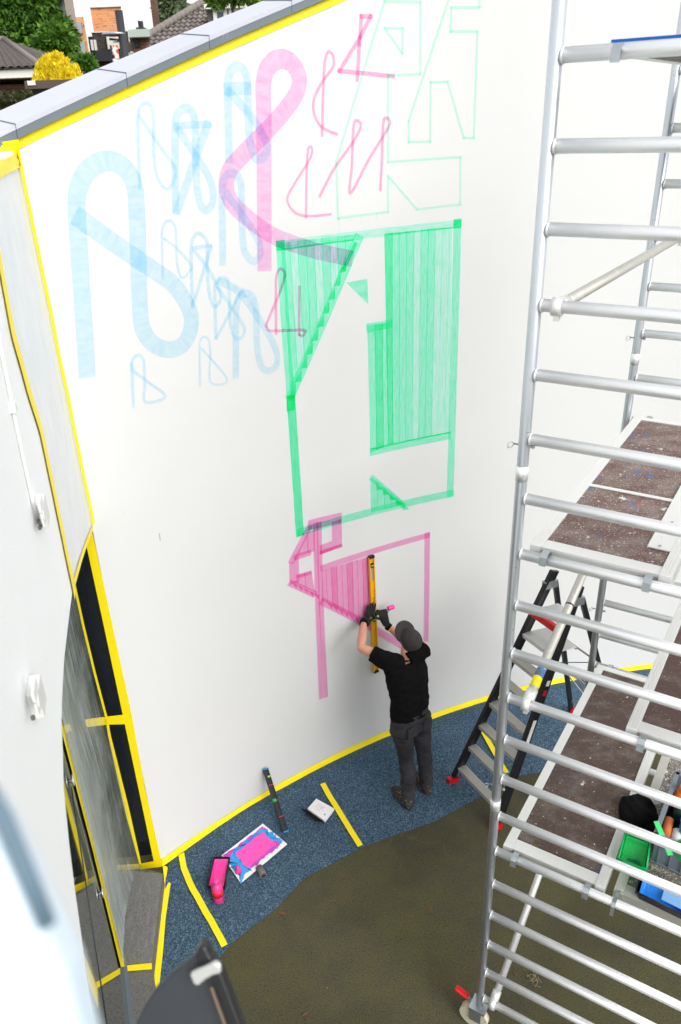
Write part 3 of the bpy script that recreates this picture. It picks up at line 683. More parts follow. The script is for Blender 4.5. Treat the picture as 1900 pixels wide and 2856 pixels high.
tape_poly([Z5(620, 1846), Z5(632, 1902)], [Z5(776, 1826), Z5(788, 1884)], qp, .004, glz)  # no tape here: stands in for the bar tape reflected in the film
tape_poly([Z7(590, 715), Z7(600, 780)], [Z7(772, 703), Z7(764, 756)], qp, .004, glz)
tape_poly([Z5(536, 872), Z5(596, 1150), Z5(680, 1500), Z5(772, 1850), Z7(590, 0), Z7(690, 440), Z7(765, 715)], [Z5(552, 862), Z5(614, 1150), Z5(698, 1500), Z5(790, 1850), Z7(606, 0), Z7(706, 400), Z7(776, 715)], qp, .012, glz)
tape_poly([Z7(770, 703), Z7(760, 752)], [Z7(892, 680), Z7(892, 758)], qp, .010, glz)
tape_poly([Z5(449, 1850), Z7(343, 0), Z7(510, 640), Z7(662, 1270)], [Z5(455, 1868), Z7(362, 0), Z7(530, 640), Z7(690, 1265)], pp, .008, glz)
for p in ((385, 250), (548, 865)):
    c = pp(*Z7(*p), .0); mb = MB(); mb.tube(c - PN * .0, c + PN * .012, .012, 12); mb.tube(c + PN * .012, c + PN * .02, .034, 20); obj('glass_clamp', mb, M['steel'], glz)
mb = MB(); mb.tube(pp(*Z7(391, 285), .03), pp(*Z7(585, 1580), .03), .0035, 8); obj('steel_cable', mb, M['lamp'], glz)
# film curtain hung between the two tape lines
def curt(a, b):
    l = pp(*(lambda t_: (142 + (285 - 142) * t_, 1650 + (2215 - 1650) * t_))(b), .02)
    r = qp(*(lambda t_: (169 + (322 - 169) * t_, 1345 + (1992 - 1345) * t_))(b), .02)
    sag = math.sin(a * math.pi) * (.05 + .02 * math.sin(b * 9)); nrm = (PN + QN).normalized()
    p = l.lerp(r, a) - nrm * sag
    return p + nrm * (.010 * fbm((a * 14, b * 2.2, 1)) + .006 * fbm((a * 32, b * 3, 5)))
# extend to the top of the tape line behind the arch
mb = MB(); mb.grid(lambda a, b: curt(a, b * 1.35 - .35), 46, 40, uvfn=lambda a, b: (a, b * 3)); obj('masking_film', mb, M['film'], glz, fix=False)
# stone plinth
pl = [gp(x, y, .15) for x, y in (Z7(890, 757), Z7(830, 1252), Z7(833, 1290), Z7(856, 1400), Z7(905, 1640))]
back = [CO + PD * 2.5 + Zv * .15 - PN * .1, CO + Zv * .15 - PN * .1 + PD * .05]
st = thing('stone_plinth', Vector((PO.x, PO.y, 0)), 'grey stone plinth below the glazed entrance, partly under film', 'plinth')
mb = MB(); pts = pl + [Vector((v_.x, v_.y, .15)) for v_ in back]
mb.prism([Vector((p.x, p.y, 0)) for p in pts], Zv * .15); obj('stone_slab', mb, M['stone'], st)
# film over the plinth, taped at the front
a0, b0, c0, d0 = gp(*Z7(700, 700), .15), gp(*Z7(888, 757), .15), gp(*Z7(830, 1250), .15), gp(*Z7(690, 1258), .15)
a0 = CO + PD * .05 + PN * .03 + Zv * .15
mb = MB(); mb.grid(lambda a, b: a0.lerp(b0, a).lerp(d0.lerp(c0, a), b) + Zv * (.006 + .012 * abs(fbm((a * 5, b * 6, 2)))), 20, 30); 
obj('masking_film', mb, M['film_thin'], st, fix=False)
mb = MB(); t0 = [gp(*Z7(*p), .158) for p in ((665, 1262), (680, 1292), (832, 1280), (830, 1246))]; mb.face(t0); obj('masking_tape', mb, M['tape'], st)
mb = MB()
for a, b in (((890, 712), (915, 720)), ((898, 790), (935, 800)), ((880, 1010), (905, 1010)), ((838, 1200), (890, 1200)), ((828, 1255), (880, 1290)), ((848, 1400), (868, 1400))):
    mb.v += [tuple(gp(*Z7(*a), .02)), tuple(gp(*Z7(*b), .012))]
for i in range(5): mb.f.append((2 * i, 2 * i + 1, 2 * i + 3, 2 * i + 2)); mb.uv.append(None); mb.sm.append(False)
obj('masking_tape', mb, M['tape'], st)
# white film panel on the facade with its tapes
tapeline = [(0, 625), (25, 762), (60, 890), (90, 985), (130, 1175), (166, 1352)]
tl = [fsz(*p) for p in tapeline]
def sline(z):
    if z >= tl[0][1]: return tl[0][0] - .02
    for (a, za), (b, zb) in zip(tl, tl[1:]):
        if z >= zb: return a + (b - a) * (z - za) / (zb - za)
    return tl[-1][0]
def arch_z(s):
    for (a, za), (b, zb) in zip(arch, arch[1:]):
        if s <= b and b > a: return za + (zb - za) * max(0, (s - a)) / (b - a)
    return arch[-1][1]
sh = thing('masking_film', FP(.7, 3.6), 'white masking film sheet taped over the facade above the arch', 'plastic sheet')
def shp(a, b):
    z0 = arch_z(a * tl[-1][0]) + .02; z = z0 + (5.44 - z0) * b; s = .012 + a * (sline(z) - .012)
    return FP(s, z, .004 + .0025 * fbm((a * 4, z * 1.2, 0)) + .001 * fbm((a * 11, z * 2.5, 3)))
mb = MB(); mb.grid(shp, 24, 40, uvfn=lambda a, b: (a, b * 2)); obj('film_sheet', mb, M['film_white'], sh, fix=False)
mb = MB(); wv = lambda z: .022 * fbm((z * 6, 0, 8))
mb.grid(lambda a, b: FP(sline(3.68 + b * 1.8) - .055 + a * .11 + wv(3.68 + b * 1.8) * .5, 3.68 + b * 1.8, .008), 1, 40); obj('masking_tape', mb, M['tape'], sh)
mb = MB(); mb.grid(lambda a, b: FP(b * tl[-1][0], arch_z(b * tl[-1][0]) + .002 + a * .035, .008), 1, 24); obj('masking_tape', mb, M['tape'], sh)
mb = MB(); mb.grid(lambda a, b: FP(-.01 + b * 1.9, 5.415 + a * .06 + .008 * fbm((b * 7, a, 1)), .014 + .014 * abs(fbm((b * 9, a * 2, 4)))), 4, 24); obj('masking_tape', mb, M['tape'], sh)
# bunched tape end at the corner
mb = MB()
c_ = W(.02, 5.47, .04)
for k in range(3):
    a = Vector((random.uniform(-.03, .02), random.uniform(-.03, .01), random.uniform(-.03, .02))); b = a + Vector((random.uniform(-.14, .06), -.03, random.uniform(-.07, .05)))
    mb.face([c_ + a, c_ + b, c_ + b + Vector((.01, -.03, .06)), c_ + a + Vector((.02, -.01, .07))])
obj('tape_knot', mb, M['tape'], sh)
# conduit and junction boxes
def fbox(x, y, wd, ht, dp, nm, par):
    c = fp(x, y, dp / 2); mb = MB(); mb.box(c, (wd, dp, ht), (FU, FN, Zv)); return bevel(obj(nm, mb, M['box'], par), .005, 2), c
cd = thing('conduit', fp(60, 1100), 'white cable conduit running down the stucco to the upper junction box', 'conduit')
mb = MB(); mb.path([fp(*p, .009) for p in ((-30, 640), (0, 790), (38, 980), (75, 1150), (90, 1205))], .007, 10); obj('pipe', mb, M['conduit'], cd)
mb = MB(); c = fp(*Z3(85, 1735), .01); mb.box(c, (.035, .022, .03), (FU, FN, Zv)); obj('clip', mb, M['conduit'], cd)
mb = MB(); mb.path([fp(*Z5(*p), o_) for p, o_ in (((282, 392), .012), ((290, 425), .02), ((306, 438), .028), ((322, 405), .028), ((318, 388), .024))], .005, 8); obj('cable_loop', mb, M['grey_foam'], cd)
for x, y, sz, lab in ((97, 1176, .08, 'pale plastic junction box at the end of the conduit'), (84, 1604, .074, 'pale plastic junction box alone on the stucco')):
    b = thing('junction_box', fp(x, y), lab, 'junction box')
    fbox(x, y, sz * 1.25, sz * 1.25, .034, 'box_body', b)
    c = fp(x, y, .036); mb = MB(); mb.box(c - Zv * sz * .25, (sz * 1.0, .006, sz * .62), (FU, FN, Zv)); obj('cover', mb, M['conduit'], b)
    mb = MB(); mb.box(c + Zv * sz * .36, (sz * 1.0, .008, sz * .4), (FU, FN, Zv)); obj('cap', mb, M['conduit'], b)
    mb = MB(); mb.tube(c - Zv * sz * .25, c - Zv * sz * .25 + FN * .006, sz * .25, 16); obj('knockout', mb, M['box'], b)
    mb = MB(); mb.tube(c - Zv * sz * .76 - FN * .018 + FU * .02, c - Zv * sz * .62 - FN * .018 + FU * .02, .006, 10); obj('gland', mb, M['grey_foam'], b)
# ------------------------------------------------------------------ floor felt and its tapes
fe = [(385, 2030), (374, 2120), (365, 2200), (364, 2276), (430, 2245), (501, 2212), (528, 2176), (580, 2133), (631, 2096), (700, 2022), (765, 1988), (832, 1951), (915, 1920), (1000, 1891), (1062, 1858), (1120, 1826), (1189, 1788), (1234, 1780), (1330, 1752), (1450, 1728)]
fpts = [gp(*p) for p in fe]
fpts += [W(7.5, 0, .5)]
ups = []
def felt_edge(uu):
    return None
mb = MB()
N_ = 120
# parametrise: inner edge along the wall, outer edge along the measured line
outer = [Vector((p.x, p.y, 0)) for p in fpts]
def along(pts, t_):
    L = [0]
    for a, b in zip(pts, pts[1:]): L.append(L[-1] + (b - a).length)
    s = t_ * L[-1]
    for i in range(len(pts) - 1):
        if s <= L[i + 1] + 1e-9: return pts[i].lerp(pts[i + 1], (s - L[i]) / max(1e-9, L[i + 1] - L[i]))
    return pts[-1]
out2 = outer[3:]
def felt(a, b):
    i = W(max(0, a) * 7.6 + .012, 0, .012); o = along(out2, a)
    if a == 0: i = gp(384, 2008)
    p = i.lerp(o, b); j = .007 * fbm((p.x * 14, p.y * 14, 0)) if b == 1 else 0
    fold = .018 * max(0, fbm((p.x * 1.7 + 3, p.y * 1.7, 4))) + .004 * fbm((p.x * 8, p.y * 8, 2))
    fold += .016 * math.exp(-((b - .12) / .10) ** 2)
    fold *= min(1, (1 - b) * 8)
    return Vector((p.x + j, p.y + j, .006 + max(0, fold)))
mb.grid(felt, N_, 26)
mb.grid(lambda a, b: felt(a, 1) - Zv * .006 * b, N_, 1)
tag(obj('floor_felt', mb, M['felt']), 'speckled blue felt floor covering laid along the foot of the wall', 'floor covering')
def floor_tape(pts, wd, lab):
    p3 = [gp(*p, .012) for p in pts]; mb = MB(); d = (p3[-1] - p3[0]).normalized(); nn = Vector((-d.y, d.x, 0))
    dense = densify([(p.x, p.y) for p in p3], .08); rows = []
    for i, p in enumerate(dense):
        c = Vector((p[0], p[1], .028 + .006 * abs(fbm((p[0] * 5, p[1] * 5, 1))))); j = .004 * fbm((p[0] * 11, p[1] * 11, 0)); rows.append((c - nn * (wd / 2 + j), c + nn * (wd / 2 - j)))
    for a, b in zip(rows, rows[1:]): mb.face([a[0], a[1], b[1], b[0]])
    tag(obj('floor_tape', mb, M['tape']), lab, 'tape', 'yellow tape strips across the felt')
floor_tape([(418, 1968), (424, 2000), (436, 2032), (518, 2180)], .05, 'leftmost yellow tape strip across the felt near the stone plinth')
floor_tape([(743, 1806), (758, 1833), (830, 1950)], .05, 'yellow tape strip across the felt right of the open sketchbook')
floor_tape([(1110, 1682), (1128, 1715), (1160, 1772), (1166, 1782)], .05, 'yellow tape strip across the felt beneath the stepladder')

# ------------------------------------------------------------------ scaffold tower
SA = Vector((.80844, 3.11347, 0)); SD = Vector((math.cos(-.562033), math.sin(-.562033), 0)); SN = Vector((-SD.y, SD.x, 0)); SB = Vector((1.8974, 4.7676, 0))
SNF = (SB - SA); SLEN = SNF.length; SNF.normalize()
def rz(k): return CAMZ + .1561 - .2857 * (k - 1)
SW = 1.35
tower = thing('scaffold_tower', SA, 'tall aluminium scaffold tower with ladder frames at the right', 'scaffold')
ztop, zbot = 7.9, rz(20) - .14
for b_, nm in ((SA, 'near'), (SB, 'far')):
    for off in (0, SW):
        base = b_ + SD * off
        up_ = obj('upright', MB().tube(base + Zv * zbot, base + Zv * ztop, .0255, 24), M['alu_up'], tower)
        cz = [(rz(6) + rz(7)) / 2 - .02 + .0, (rz(13) + rz(14)) / 2 - .06]
        for z in cz:
            obj('spigot_collar', MB().tube(base + Zv * (z - .035), base + Zv * (z + .035), .0285, 24), M['alu'], up_)
            pin = MB(); pz = z + .13
            pin.tube(base + Zv * pz - SD * .045, base + Zv * pz + SD * .04, .004, 8)
            pin.path([base + Zv * pz - SD * .045 + Vector(v_) for v_ in ((0, 0, 0), (-.012, -.006, .012), (-.03, -.01, .006), (-.03, -.012, -.014), (-.012, -.008, -.012), (0, 0, 0))], .0022, 6)
            pin.tube(base + Zv * pz + SD * .032, base + Zv * pz + SD * .046, .008, 8)
            obj('locking_pin', pin, M['galv'], up_)
rung_mesh = {}
def rung(b_, k, sub=0):
    z = rz(k); p0 = b_ + SD * .022 + Zv * z; p1 = b_ + SD * (SW - .022) + Zv * z
    key = 0
    m_ = MB(); prof = []
    n = 24
    # round tube with three fine grooves on top, and a weld bead at each end
    for th in range(n): prof.append(th)
    m_.tube(p0, p1, .0245, 24)
    for g_ in (-.35, 0, .35):
        y = SN * math.sin(g_) * .0249 + Zv * math.cos(g_) * .0249; m_.tube(p0 + y, p1 + y, .0012, 5)
    for a, dd in ((p0, 1), (p1, -1)):
        pts = [a + SD * dd * .006 + (SN * math.cos(q_ * math.pi / 8) + Zv * math.sin(q_ * math.pi / 8)) * .0255 for q_ in range(17)]; m_.path(pts, .0042, 6)
    return obj('rung', m_, M['alu'], tower)
for k in range(-7, 21): rung(SA, k)
for k in range(-7, 21): rung(SB, k)
# diagonal braces with clamps
def brace(p0, p1, mat, marks=None):
    p0, p1 = Vector(p0), Vector(p1); d = (p1 - p0).normalized()
    b = obj('diagonal_brace', MB().tube(p0 + d * .04, p1 - d * .04, .0235, 20), mat, tower)
    for p, s_ in ((p0, 1), (p1, -1)):
        cl = MB(); cl.tube(p - SD * .02, p + SD * .02, .037, 20); cl.tube(p + d * s_ * .02, p + d * s_ * .085, .029, 18)
        cl.box(p + SD * .0 - Zv * .04, (.022, .03, .03), (SD, SN, Zv)); obj('clamp', cl, M['alu_rail'], b)
    for t0, t1, mt in marks or (): obj('tape_mark', MB().tube(p0 + (p1 - p0) * t0, p0 + (p1 - p0) * t1, .0245, 20), mt, b)
    return b
brace(SA + SD * .09 + Zv * rz(4), SB + SD * .16 + Zv * rz(4) + Zv * .01, M['alu_old'])
brace(SA + SD * .12 + Zv * rz(11), SB + SD * .10 + Zv * rz(8.6), M['alu_old'], ((.05, .10, M['tape']), (.08, .105, M['blue']), (.32, .325, M['blackplastic'])))
brace(SA + SD * .09 + Zv * rz(20), SB + SD * .12 + Zv * rz(16), M['alu'], ((.055, .075, M['blackplastic']),))
# base sleeves and castors
for i, b_ in enumerate((SA, SA + SD * SW, SB, SB + SD * SW)):
    sl = MB(); sl.tube(b_ + Zv * .2, b_ + Zv * zbot, .030, 20); sl.box(b_ + Zv * .235, (.11, .11, .02), (SD, SN, Zv)); leg_ = obj('adjustable_leg', sl, M['galv'], tower)
    wh = MB(); c = b_ + Zv * .1 - SD * .03; wh.tube(c - SN * .022, c + SN * .022, .1, 28); cast = obj('castor_wheel', wh, simple('cream_wheel', rgb(206, 198, 178), .5) if i == 0 else bpy.data.materials['cream_wheel'], tower)
    fk = MB()
    for s_ in (-1, 1): fk.box(b_ + Zv * .16 - SD * .015 + SN * s_ * .032, (.08, .006, .15), (SD, SN, Zv))
    obj('fork', fk, M['galv'], cast)
    ba = MB(); ba.box(b_ - SD * .06 + Zv * .21 + SN * .02, (.12, .02, .008), ((SD - Zv * .3).normalized(), SN, (Zv + SD * .3).normalized())); obj('brake_arm', ba, M['galv'], cast)
    br = MB(); br.box(b_ - SD * .135 + Zv * .235 + SN * .02, (.10, .042, .022), ((SD - Zv * .35).normalized(), SN, (Zv + SD * .35).normalized())); bevel(obj('brake_pedal', br, M['red'], cast), .006)

# ---- platforms
def platform(a0, a1, z, deckmat, railmat, label, n0=.03, n1=None, seam=None, flap=False, hooks=True, thick=.085):
    n1 = SLEN - .03 if n1 is None else n1
    t_ = thing('scaffold_platform', SA + SD * a0 + SNF * n0 + Zv * z, label, 'platform', 'scaffold platforms')
    c = lambda a, n_, zz: SA + SD * a + SNF * n_ + Zv * (z + zz)
    rw = .052
    am, nm = (a0 + a1) / 2, (n0 + n1) / 2; L = n1 - n0
    cuts = [n0 + .09] + [n0 + s_ * L for s_ in (seam or [])] + [n1 - .05]
    for i, (p, q_) in enumerate(zip(cuts, cuts[1:])):
        d = MB(); d.box(c(am, (p + q_) / 2, -.010), (a1 - a0 - 2 * rw + .004, q_ - p - .004, .014), (SD, SNF, Zv)); obj('deck_panel', d, deckmat, t_)
    for s_ in seam or []:
        d = MB(); d.box(c(am, n0 + s_ * L, .0005), (a1 - a0 - 2 * rw, .03, .004), (SD, SNF, Zv)); obj('cover_strip', d, railmat, t_)
    for a in (a0 + rw / 2, a1 - rw / 2):
        r_ = MB(); r_.box(c(a, nm, -thick / 2 + .006), (rw, L, thick), (SD, SNF, Zv))
        for g_ in (-.014, 0, .014): r_.box(c(a + g_, nm, .0065), (.003, L - .002, .002), (SD, SNF, Zv))
        bevel(obj('side_rail', r_, railmat, t_), .003, 1)
    for n_, s_ in ((n0 + .045, 1), (n1 - .02, -1)):
        e_ = MB(); e_.box(c(am, n_, -.006), (a1 - a0 - 2 * rw - .002, .075 if s_ > 0 else .05, .014), (SD, SNF, Zv)); e_.box(c(am, n_ - s_ * .03, -.015 - thick * .35), (a1 - a0 - 2 * rw - .002, .006, thick * .7), (SD, SNF, Zv)); obj('end_beam', e_, railmat, t_)
    if hooks:
        for a in (a0 + .085, a1 - .085):
            for n_, s_ in ((0, 1), (SLEN, -1)):
                k_ = MB(); pts = [(.055, -.02), (.05, .004), (.02, .026), (-.012, .028), (-.034, .012), (-.038, -.03)]
                poly = [SA + SD * (a - .016) + SNF * (n_ + s_ * x) + Zv * (z - .025 + zz) for x, zz in pts] + [SA + SD * (a - .016) + SNF * (n_ + s_ * x * .72) + Zv * (z - .025 + zz * .72 - .002) for x, zz in pts[::-1]]
                k_.prism(poly, SD * .032); obj('hook', k_, M['galv'], t_)
    if flap:
        f_ = MB(); f_.box(c(a1 - rw - .05, n0 + .09 + .38 * L, .004), (.10, L * .62, .006), (SD, SNF, Zv)); obj('hinge_plate', f_, railmat, t_)
        for i in range(5): obj('rivet', MB().tube(c(a1 - rw - .05, n0 + .25 + i * .26, .006), c(a1 - rw - .05, n0 + .25 + i * .26, .011), .007, 8), M['galv'], t_)
    return t_
ztopp = rz(8) + .04
platform(.055, .675, ztopp, M['deck_top'], M['alu_rail'], 'upper scaffold platform with heavily paint spattered brown deck', seam=[.40], flap=True)
platform(.055, .635, rz(15) + .03, M['deck_low'], M['alu_rail'], 'lower scaffold platform beneath the upper one, brown deck with small splashes')
platform(.60, 1.22, rz(11) + .03, M['deck_mid'], M['alu_rail'], 'middle scaffold platform on the right with a nearly clean brown deck')
platform(.675, 1.25, rz(15) - .005, M['deck_old'], M['alu_old'], 'lower right scaffold platform caked in white paint, holding paint trays and the crate', n0=.07, hooks=False)
kb = MB(); a = .69
for n_ in (0.02,):
    pts = [(.09, .0), (.06, .02), (.02, .03), (-.02, .026), (-.036, .005), (-.04, -.06)]
    poly = [SA + SD * a + SNF * x + Zv * (rz(15) + zz) for x, zz in pts] + [SA + SD * a + SNF * x * .8 + Zv * (rz(15) + zz * .8 - .004) for x, zz in pts[::-1]]
    kb.prism(poly, SD * .02)
tag(obj('platform_hook', kb, M['galv']), 'loose galvanised hook over the rung beside the lower platforms', 'hook')
tpf = platform(.13, .95, rz(1) + .022, M['deck_low'], M['alu_rail'], 'topmost scaffold platform with blue painted edge, seen almost edge on', n0=.045, hooks=True, thick=.03)
eb = MB(); eb.box(SA + SD * .56 + SNF * .075 + Zv * (rz(1) + .034), (.78, .03, .012), (SD, SNF, Zv)); obj('painted_edge', eb, M['blue_edge'], tpf)

# ------------------------------------------------------------------ stepladder
L0, R0 = gp(1042, 1800), gp(1141, 1907)
FL = (R0 - L0).normalized()
def solve_pair(la, lb, ra, rb, z, sep):
    nl = ray(*la).cross(ray(*lb)); nr = ray(*ra).cross(ray(*rb))
    # Lp.x, Lp.y unknown; Rp = Lp + FL*sep
    rhs1 = nl.z * (CAMZ - z); rhs2 = nr.z * (CAMZ - z) - sep * (nr.x * FL.x + nr.y * FL.y)
    m_ = Matrix(((nl.x, nl.y), (nr.x, nr.y))); s_ = m_.inverted() @ Vector((rhs1, rhs2))
    l_ = Vector((s_[0], s_[1], z)); return l_, l_ + FL * sep
HD0 = Vector((-FL.y, FL.x, 0))
if HD0.y < 0: HD0 = -HD0
def on_line(la, lb, z, o, run):                # the point of an image line's plane at height z, a given run behind the feet
    n_ = ray(*la).cross(ray(*lb)); m_ = Matrix(((n_.x, n_.y), (HD0.x, HD0.y)))
    s_ = m_.inverted() @ Vector((n_.z * (CAMZ - z), HD0.dot(o) + run)); return Vector((s_[0], s_[1], z))
LT, RT_ = on_line((1042, 1800), (1283, 1300), 2.12, L0, .86), on_line((1141, 1907), (1345, 1320), 2.12, R0, .86)
RF0, RF1 = on_line((1278, 1335), (1315, 1636), 0.0, L0, 1.62), on_line((1344, 1384), (1378, 1523), 0.0, L0, 1.62)
print('ladder', LT, RT_, RF0, RF1, (LT - RT_).length, (RF0 - RF1).length)
lad = thing('stepladder', (L0 + R0) / 2, 'black stepladder with aluminium treads and red feet behind the scaffold', 'stepladder')
LN = (LT - L0).cross(FL).normalized()
LH = Vector((LT.x - L0.x, LT.y - L0.y, 0)).normalized()
def rail(p0, p1, wd, dp, mat, nm, par):
    d = (p1 - p0); l_ = d.length; d = d / l_; x_ = FL; y_ = d.cross(x_).normalized(); m_ = MB()
    m_.box((p0 + p1) / 2, (wd, dp, l_), (x_, y_, d))
    m_.box((p0 + p1) / 2 + y_ * dp * .32, (wd * 1.25, dp * .2, l_ - .004), (x_, y_, d)); m_.box((p0 + p1) / 2 - y_ * dp * .32, (wd * 1.25, dp * .2, l_ - .004), (x_, y_, d)); return bevel(obj(nm, m_, mat, par), .003, 1)
rl = rail(L0 + (LT - L0) * .03, LT, .034, .09, M['ladder_black'], 'side_rail', lad); rr_ = rail(R0 + (RT_ - R0) * .03, RT_, .034, .09, M['ladder_black'], 'side_rail', lad)
for p, t_ in ((L0, LT), (R0, RT_)):
    f_ = MB(); f_.box(p + Zv * .03, (.05, .10, .06), (FL, LH, Zv)); obj('foot', f_, M['red'], lad)
    f_ = MB(); f_.box(p + (t_ - p) * .05 - FL * .0, (.036, .03, .07), (FL, LH, Zv)); obj('foot_rivet_plate', f_, M['galv'], lad)
ts = [(1055, 1757), (1077.5, 1707), (1101, 1655), (1125, 1603), (1147, 1555), (1171, 1503), (1200, 1447)]
for i in range(8):
    t_ = .088 + i * .1075
    if i == 7: t_ = .088 + 7 * .1075
    a, b = L0.lerp(LT, t_) + FL * .016, R0.lerp(RT_, t_) - FL * .016
    dp = .085 if i < 6 else (.26 if i == 6 else .24)
    s_ = MB(); c = (a + b) / 2 + LH * (dp / 2 - .045); s_.box(c, ((b - a).length, dp, .004), (FL, LH, Zv)); s_.box(c - LH * (dp / 2 - .002) - Zv * .019, ((b - a).length, .004, .034), (FL, LH, Zv)); s_.box(c + LH * (dp / 2 - .002) - Zv * .014, ((b - a).length, .004, .024), (FL, LH, Zv))
    for g_ in range(int(dp / .012)): s_.box(c + LH * (-dp / 2 + .008 + g_ * .012) + Zv * .003, ((b - a).length - .01, .004, .003), (FL, LH, Zv))
    obj('tread' if i < 6 else 'top_step', s_, M['alu_old'] if i < 6 else M['alu_rail'], lad)
    if i == 7:
        s_ = MB(); s_.box(c - LH * (dp / 2 + .02) - Zv * .02, ((b - a).length + .02, .04, .07), (FL, LH, Zv)); bevel(obj('red_step_edge', s_, M['red'], lad), .01)
for tt, mt in ((.94, M['galv']),):
    for p, q_ in ((L0, LT), (R0, RT_)):
        h = MB(); h.box(p.lerp(q_, tt) + LH * .02, (.045, .12, .07), (FL, LH, Zv)); obj('hinge_bracket', h, mt, lad)
for p, q_ in ((RF0, L0.lerp(LT, .95) + LH * .06), (RF1, R0.lerp(RT_, .95) + LH * .06)):
    m_ = MB(); m_.tube(p + Zv * .02, q_, .019, 4); d = (q_ - p).normalized()
    m_ = MB(); m_.box((p + q_) / 2, (.026, .046, (q_ - p).length), (FL, d.cross(FL).normalized(), d)); obj('rear_leg', m_, M['ladder_black'], lad)
    obj('foot', MB().box(p + Zv * .03, (.045, .07, .06)), M['red'], lad)
Q0, Q1 = L0.lerp(LT, .95) + LH * .06, R0.lerp(RT_, .95) + LH * .06
def rear(t_, s_): return (RF0.lerp(Q0, t_)).lerp(RF1.lerp(Q1, t_), s_)
for a, b in (((.10, 0), (.34, 1)), ((.34, 0), (.10, 1)), ((.36, 0), (.36, 1)), ((.62, 0), (.62, 1))):
    p, q_ = rear(*a), rear(*b); d = (q_ - p).normalized(); m_ = MB(); m_.box((p + q_) / 2, ((q_ - p).length, .004, .022), (d, LH, d.cross(LH).normalized())); obj('cross_brace', m_, M['alu_old'], lad)
for p, q_, tt in ((L0, LT, .70), (R0, RT_, .70)):
    a = p.lerp(q_, tt); b = (RF0 if p is L0 else RF1).lerp(Q0 if p is L0 else Q1, .62); obj('stay_rod', MB().tube(a, b, .004, 6), M['lamp'], lad)
rd = (RT_ - R0).normalized()
for tt, hh, mt in ((.62, .05, M['paper']), (.58, .05, M['red']), (.42, .22, M['paper'])):
    s_ = MB(); c = R0.lerp(RT_, tt) + FL * .0155; s_.box(c - FL * .0305 * 0 + FL * .004, (.002, .04, hh), (FL, rd.cross(FL).normalized(), rd)); obj('sticker', s_, mt, lad)

# ------------------------------------------------------------------ person at work
def solid(mb, voxel, smooth=6, disp=None):
    me = mb.mesh('tmp', None); o = bpy.data.objects.new('tmp', me); col.objects.link(o)
    r_ = o.modifiers.new('r', 'REMESH'); r_.mode = 'VOXEL'; r_.voxel_size = voxel
    s_ = o.modifiers.new('s', 'SMOOTH'); s_.iterations = smooth; s_.factor = .5
    dg = bpy.context.evaluated_depsgraph_get(); m2 = bpy.data.meshes.new_from_object(o.evaluated_get(dg))
    bpy.data.objects.remove(o)
    if disp:
        ns = [v_.normal.copy() for v_ in m2.vertices]
        for v_, n_ in zip(m2.vertices, ns): v_.co += n_ * disp(v_.co)
    for p in m2.polygons: p.use_smooth = True
    return m2
def sobj(name, mb, mat, parent, voxel, smooth=6, disp=None):
    m2 = solid(mb, voxel, smooth, disp); m2.name = name; m2.materials.clear(); m2.materials.append(mat); return obj(name, m2, None, parent)
hL, tL, hR, tR = gp(946, 1866), gp(910, 1817, .03), gp(987, 1831), gp(959, 1785, .03)
PO_ = (hL + tL + hR + tR) / 4; PO_.z = 0
PFW = Vector((PO_.x - WC.x, PO_.y - WC.y, 0)).normalized(); PRT = Vector((PFW.y, -PFW.x, 0))
def mj(x, y, fo):
    r = ray(x, y); o = PO_ + PFW * fo; return EYE + r * ((o - EYE).dot(PFW) / r.dot(PFW))
def pl3(r, f, u): return PO_ + PRT * r + PFW * f + Zv * u
per = thing('person', PO_, 'person in black t-shirt, grey jeans and cap holding a yellow level to the wall', 'person')
J = dict(ankL=mj(940, 1836, -.07), ankR=mj(981, 1797, -.02), kneeL=mj(936, 1748, .03), kneeR=mj(976, 1730, .06), hipL=mj(924, 1662, .05), hipR=mj(966, 1650, .08),
         pelvis=mj(945, 1650, .05), waist=mj(943, 1612, .08), chest=mj(938, 1562, .14), upch=mj(931, 1526, .18), neck=mj(938, 1510, .23), head=mj(944, 1476, .27),
         shL=mj(884, 1517, .20), shR=mj(974, 1492, .18), elL=mj(831, 1490, .38), wrL=mj(838, 1430, .655), elR=mj(950, 1490, .42), wrR=mj(890, 1439, .60))
UPV = (J['neck'] - J['pelvis']).normalized()
# bare body: head, neck, torso core, arms and legs, one continuous surface
b_ = MB()
tw = lambda f_: PRT * f_
b_.loft([(J['pelvis'] - Zv * .06, PRT * .13, PFW * .09), (J['waist'], PRT * .135, PFW * .088), (J['chest'], PRT * .15, PFW * .10), (J['upch'], PRT * .15, PFW * .085), (J['neck'] - UPV * .02, PRT * .075, PFW * .06)], 20)
b_.path([J['neck'] - UPV * .05, J['neck'] + UPV * .05, J['head'] - UPV * .02], [.064, .058, .06], 16)
HD = J['head']; HUP = (Zv * .78 - PFW * .62).normalized(); HF = (PFW * .78 + Zv * .62).normalized(); HF = (HF - PRT * .18).normalized(); HR = HF.cross(HUP).normalized(); HUP = HR.cross(HF).normalized()
b_.ell(HD + HUP * .015, HR * .078, HF * .098, HUP * .108)
b_.ell(HD - HUP * .06 + HF * .035, HR * .055, HF * .058, HUP * .06)                     # jaw
b_.ell(HD + HF * .102 - HUP * .022, HR * .014, HF * .022, HUP * .026, 10, 6)            # nose
for s_ in (-1, 1): b_.ell(HD + HR * .08 * s_ - HUP * .012 - HF * .01, HR * .012, HF * .022, HUP * .034, 10, 6)   # ears
